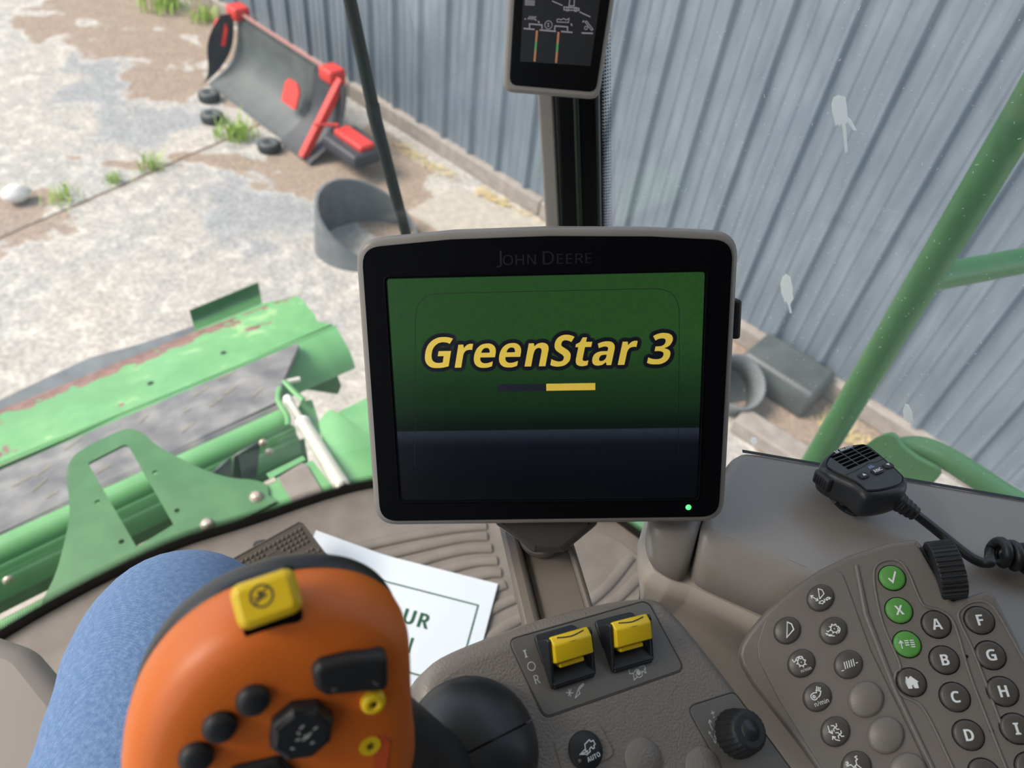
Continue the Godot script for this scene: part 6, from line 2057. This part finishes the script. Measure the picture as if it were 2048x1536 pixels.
func yard_things() -> void:
	# curved grey scraper blade with red frame, leaning along the shed wall
	var far_top = Vector2(2.81567, -7.52531)
	var g = thing("scraper_blade", "grey curved scraper blade with red end frames lying by the wall", "scraper", Transform3D.IDENTITY)
	var A = Vector3(Vector2(2.19229, -6.28785).x, 0, Vector2(2.19229, -6.28785).y)            # far foot
	var B = Vector3(Vector2(2.27858, -5.17581).x, 0, Vector2(2.27858, -5.17581).y)            # near foot
	var along = (B - A).normalized()
	var up = Vector3.UP
	var outw = along.cross(up).normalized()
	if outw.x > 0:
		outw = -outw
	var prof = []           # (distance towards the wall, height) of the curved sheet
	for k in 11:
		var t = k / 10.0
		prof.append(Vector2(-0.02 + 0.36 * t + 0.09 * sin(PI * t), 0.02 + 0.24 * t * t + 0.26 * t))
	var st = mb()
	var a_row = PackedVector3Array()
	var b_row = PackedVector3Array()
	for q in prof:
		a_row.append(A - outw * q.x + up * q.y)
		b_row.append(B + along * 0.10 - outw * q.x + up * q.y)
	sheet_of(st, a_row, b_row)
	var off = (-outw * -0.02 + up * -0.02)
	for i in prof.size():
		a_row[i] += off
		b_row[i] += off
	sheet_of(st, b_row, a_row, 9)
	obj(st, "mouldboard", M.grey_steel, g)
	# dark end cheeks
	for e in [[A, -1.0], [B + along * 0.10, 1.0]]:
		st = mb()
		var ring = []
		var ring2 = []
		var wide = 0.40 if e[1] > 0 else 0.10
		for q in prof:
			ring.append(e[0] - outw * (q.x - 0.045) + up * (q.y + 0.012) - along * (0.02 if e[1] > 0 else -0.0))
		for q in prof:
			ring2.append(e[0] + along * (wide if e[1] > 0 else -0.01) - outw * (q.x - 0.045 - (0.0 if e[1] > 0 else 0.22 * sin(PI * clampf((q.y - 0.02) / 0.6, 0, 1)))) + up * (q.y + 0.012))
		sheet_of(st, PackedVector3Array(ring), PackedVector3Array(ring2))
		for i in ring.size():
			ring[i] += off * 0.8
			ring2[i] += off * 0.8
		sheet_of(st, PackedVector3Array(ring2), PackedVector3Array(ring), 9)
		obj(st, "end_cheek", M.dark_steel, g)
	# red frame bars
	var E = B + along * 0.40
	var top = prof[-1]
	var tp = E - outw * (top.x - 0.02) + up * (top.y + 0.02)
	var mid = E - outw * 0.06 + up * 0.26
	var ft = E + outw * 0.07 + up * 0.03
	st = mb()
	beam(st, ft, tp, outw, fillet([Vector2(-0.03, -0.03), Vector2(0.03, -0.03), Vector2(0.03, 0.03), Vector2(-0.03, 0.03)], 0.006, 2))
	obj(st, "frame_bar", M.red, g)
	st = mb()
	var at = A - outw * (top.x - 0.0) + up * (top.y + 0.015)
	beam(st, at, B + along * 0.36 - outw * top.x + up * (top.y + 0.015), up, [Vector2(-0.008, -0.012), Vector2(0.008, -0.012), Vector2(0.008, 0.012), Vector2(-0.008, 0.012)])
	obj(st, "top_rail", mat(rgb(160, 116, 110), 0.6), g)
	for q in [at, tp - along * 0.12]:
		st = mb()
		rbox(st, Vector3(0.16, 0.10, 0.14), 0.015, Transform3D(Basis(along, up, along.cross(up)), q))
		obj(st, "rail_bracket", M.red, g)
	# red lugs
	var lug = fillet([Vector2(-0.10, -0.09), Vector2(0.10, -0.09), Vector2(0.10, 0.05), Vector2(0.05, 0.10), Vector2(-0.06, 0.10), Vector2(-0.10, 0.06)], 0.02, 3)
	for q in [[A - along * 0.06 - outw * 0.18 + up * 0.38, 0.0], [B - along * 0.04 - outw * 0.14 + up * 0.30, 0.0]]:
		st = mb()
		XF = Transform3D(Basis(along, (outw + up * 0.4).normalized(), along.cross((outw + up * 0.4).normalized())), q[0])
		extrude(st, lug, -0.008, 0.008)
		XF = Transform3D.IDENTITY
		obj(st, "lug", M.red, g)
	# small red box on the near end
	var bx = E + along * 0.30 - outw * 0.20
	st = mb()
	rbox(st, Vector3(0.42, 0.10, 0.30), 0.02, Transform3D(Basis(along, up, along.cross(up)), bx + up * 0.17))
	obj(st, "end_tray", M.dark_steel, g)
	st = mb()
	rbox(st, Vector3(0.34, 0.05, 0.13), 0.01, Transform3D(Basis(along, up, along.cross(up)), bx + up * 0.235))
	obj(st, "tray_bar", M.red, g)
	st = mb()
	tube(st, [mid, bx + up * 0.26 - along * 0.2], 0.014, 8)
	obj(st, "tie_rod", M.red, g)
	# three dark rubber pucks
	for e in [[Vector2(2.05147, -6.01793), "small dark round puck below the far end of the scraper blade"], [Vector2(1.92202, -5.66686), "small dark round puck beside the green weed tuft"], [Vector2(2.09866, -5.03868), "small dark round puck at the near lower corner of the scraper"]]:
		var q = e[0]
		var pk = thing("rubber_puck", e[1], "puck", Transform3D(Basis.IDENTITY, Vector3(q.x, 0, q.y)), "pucks beside the scraper")
		st = mb()
		lathe(st, [Vector2(0.085, 0.0), Vector2(0.09, 0.02), Vector2(0.088, 0.055), Vector2(0.08, 0.065)], 18)
		obj(st, "tread", M.rubber, pk)
		st = mb()
		lathe(st, [Vector2(0.078, 0.060), Vector2(0.074, 0.068), Vector2(0.03, 0.070), Vector2(0.026, 0.062), Vector2(0.0, 0.062)], 18)
		obj(st, "pale_top", M.grey_steel, pk)  # top in a paler grey than the tread
	# wide rubber belt bent into a loop
	var b = thing("belt_loop", "grey rubber belt bent into an open loop on the concrete", "belt", Transform3D.IDENTITY)
	var c = Vector3(Vector2(2.08573, -3.58478).x, 0.0, Vector2(2.08573, -3.58478).y)
	var n = 40
	var lo = PackedVector3Array()
	var hi = PackedVector3Array()
	var li = PackedVector3Array()
	var hi2 = PackedVector3Array()
	var ax = (Vector3(Vector2(1.81055, -3.75195).x, 0, Vector2(1.81055, -3.75195).y) - Vector3(Vector2(2.41618, -3.52188).x, 0, Vector2(2.41618, -3.52188).y)).normalized()
	var ay = ax.cross(Vector3.UP)
	for i in n + 1:
		var t = TAU * i / n
		var p = c + ax * cos(t) * 0.36 + ay * sin(t) * 0.30
		var tall = maxf(0.05, 0.19 - 0.19 * (ay * sin(t) + ax * cos(t)).normalized().dot(Vector3(0.35, 0, 1.0).normalized()))
		var lean = (p - c).normalized() * -0.03
		lo.append(p)
		hi.append(p + Vector3.UP * tall + lean)
		var inw = (c - p).normalized() * 0.02
		li.append(p + inw)
		hi2.append(p + inw + Vector3.UP * tall + lean)
	st = mb()
	sheet_of(st, lo, hi)
	sheet_of(st, hi, hi2, 3)
	sheet_of(st, hi2, li, 4)
	obj(st, "belt", M.belt, b)
	# pale board on the ground near the wall
	var bd = thing("ground_board", "pale weathered board lying flat beside the wall behind the belt loop", "board", Transform3D.IDENTITY)
	var pts = PackedVector2Array()
	for q in [Vector2(3.00265, -3.8626), Vector2(3.30472, -3.0967), Vector2(2.83723, -2.18579), Vector2(2.51668, -3.76465)]:
		pts.append(Vector2(q.x, -q.y))
	var e0 = pts[0]
	for k in 4:
		var p0 = pts[0].lerp(pts[3], k / 4.0 + 0.004)
		var p1 = pts[1].lerp(pts[2], k / 4.0 + 0.004)
		var p2 = pts[1].lerp(pts[2], (k + 1) / 4.0 - 0.004)
		var p3 = pts[0].lerp(pts[3], (k + 1) / 4.0 - 0.004)
		st = mb()
		extrude(st, [p0, p1, p2, p3], 0.001, 0.022, 0.003)
		obj(st, "plank", M.wood, bd)
	# ring and block lying at the foot of the wall
	var rg = thing("pipe_ring", "grey plastic pipe ring lying beside the concrete block by the wall", "pipe ring", Transform3D(Basis(Vector3(1, 0, 0.4).normalized(), 0.5), Vector3(Vector2(3.01927, -1.23019).x, 0.12, Vector2(3.01927, -1.23019).y)))
	st = mb()
	lathe(st, [Vector2(0.15, -0.09), Vector2(0.165, -0.09), Vector2(0.165, 0.09), Vector2(0.15, 0.09), Vector2(0.15, -0.09)], 30)
	obj(st, "ring", M.belt, rg)
	var wd = Transform3D(Vector3(0.09716, 0, 0.99527), Vector3(-0.99527, 0, 0.09716), Vector3(0, -1, 0), Vector3(3.26619, 0, -4.34021)).basis.x
	var ck = thing("concrete_block", "weathered grey concrete block lying against the shed wall", "block", Transform3D(Basis(Vector3.UP, atan2(wd.x, wd.z)), Vector3(Vector2(3.3894, -1.11696).x, 0.0, Vector2(3.3894, -1.11696).y)))
	st = mb()
	rbox(st, Vector3(0.30, 0.20, 0.46), 0.025, Transform3D(Basis.IDENTITY, Vector3(0, 0.10, 0)))
	obj(st, "block", M.grey_steel, ck)
	# a beam lying along the wall further back
	var tb = thing("timber_beam", "long weathered timber lying along the foot of the wall", "timber", Transform3D.IDENTITY)
	st = mb()
	beam(st, Vector3(Vector2(2.9118, -1.07185).x, 0.05, Vector2(2.9118, -1.07185).y), Vector3(Vector2(3.02416, -0.32909).x, 0.05, Vector2(3.02416, -0.32909).y), Vector3.UP, fillet([Vector2(-0.05, -0.07), Vector2(0.05, -0.07), Vector2(0.05, 0.07), Vector2(-0.05, 0.07)], 0.01, 2))
	obj(st, "beam", M.kerb, tb)
	# a pale stone on the soil patch
	var sx = Vector2(0.3866, -5.19373)
	var sn = thing("stone", "white stone lying on the brown soil patch", "stone", Transform3D(Basis.IDENTITY, Vector3(sx.x, 0, sx.y)))
	st = mb()
	var prof2 = []
	for k in 9:
		var t = PI * k / 8
		prof2.append(Vector2(0.075 * sin(t) * (1.0 + 0.12 * sin(k * 2.0)), 0.06 - 0.062 * cos(t)))
	lathe(st, prof2, 9, Transform3D.IDENTITY, Vector2(1.15, 0.85))
	obj(st, "stone_body", M.stone, sn)
	# weeds
	tuft(Vector2(1.95888, -5.34783), 0.16, 120, "green weed tuft growing beside the grey scraper blade")
	tuft(Vector2(0.62425, -5.07678), 0.12, 50, "small weed tuft in the concrete joint near the soil patch")
	tuft(Vector2(1.25272, -5.20377), 0.12, 50, "low spreading weed tuft in the middle of the concrete joint")
	tuft(Vector2(0.96786, -5.12975), 0.09, 50, "thin pale weed tuft in the concrete joint between two others")
	tuft(Vector2(2.49161, -8.07923), 0.25, 90, "tall green weeds growing at the far foot of the wall")
	tuft(Vector2(2.71318, -7.63998), 0.16, 60, "low weeds between the wall and the far end of the scraper")
	# straw litter along the plinth
	var lt = mb()
	var w0 = Vector2(3.00815, -4.67939)
	var w1 = Vector2(3.24122, -3.02525)
	for seg in [[Vector2(2.98568, -4.64499), Vector2(3.09171, -4.03602)], [Vector2(3.20728, -3.38035), Vector2(3.24122, -3.02525)], [Vector2(3.36857, -0.804), Vector2(3.44802, -0.45792)], [Vector2(3.14943, -3.72943), Vector2(3.19781, -3.48654)]]:
		for k in 150:
			var p = seg[0].lerp(seg[1], rng.randf()) + Vector2(rng.randfn(0, 0.03), rng.randfn(0, 0.05))
			var d2 = Vector2.from_angle(rng.randf() * TAU) * rng.randf_range(0.01, 0.04)
			var s2 = d2.orthogonal().normalized() * 0.003
			var y = rng.randf_range(0.003, 0.02)
			quad(lt, Vector3(p.x - d2.x - s2.x, y, p.y - d2.y - s2.y), Vector3(p.x - d2.x + s2.x, y, p.y - d2.y + s2.y), Vector3(p.x + d2.x + s2.x, y, p.y + d2.y + s2.y), Vector3(p.x + d2.x - s2.x, y, p.y + d2.y - s2.y), 1)
	var lo2 = obj(lt, "straw_litter", M.straw)
	tag(lo2, "yellow straw scattered along the foot of the shed wall", "straw")
	lo2.set_meta("kind", "stuff")
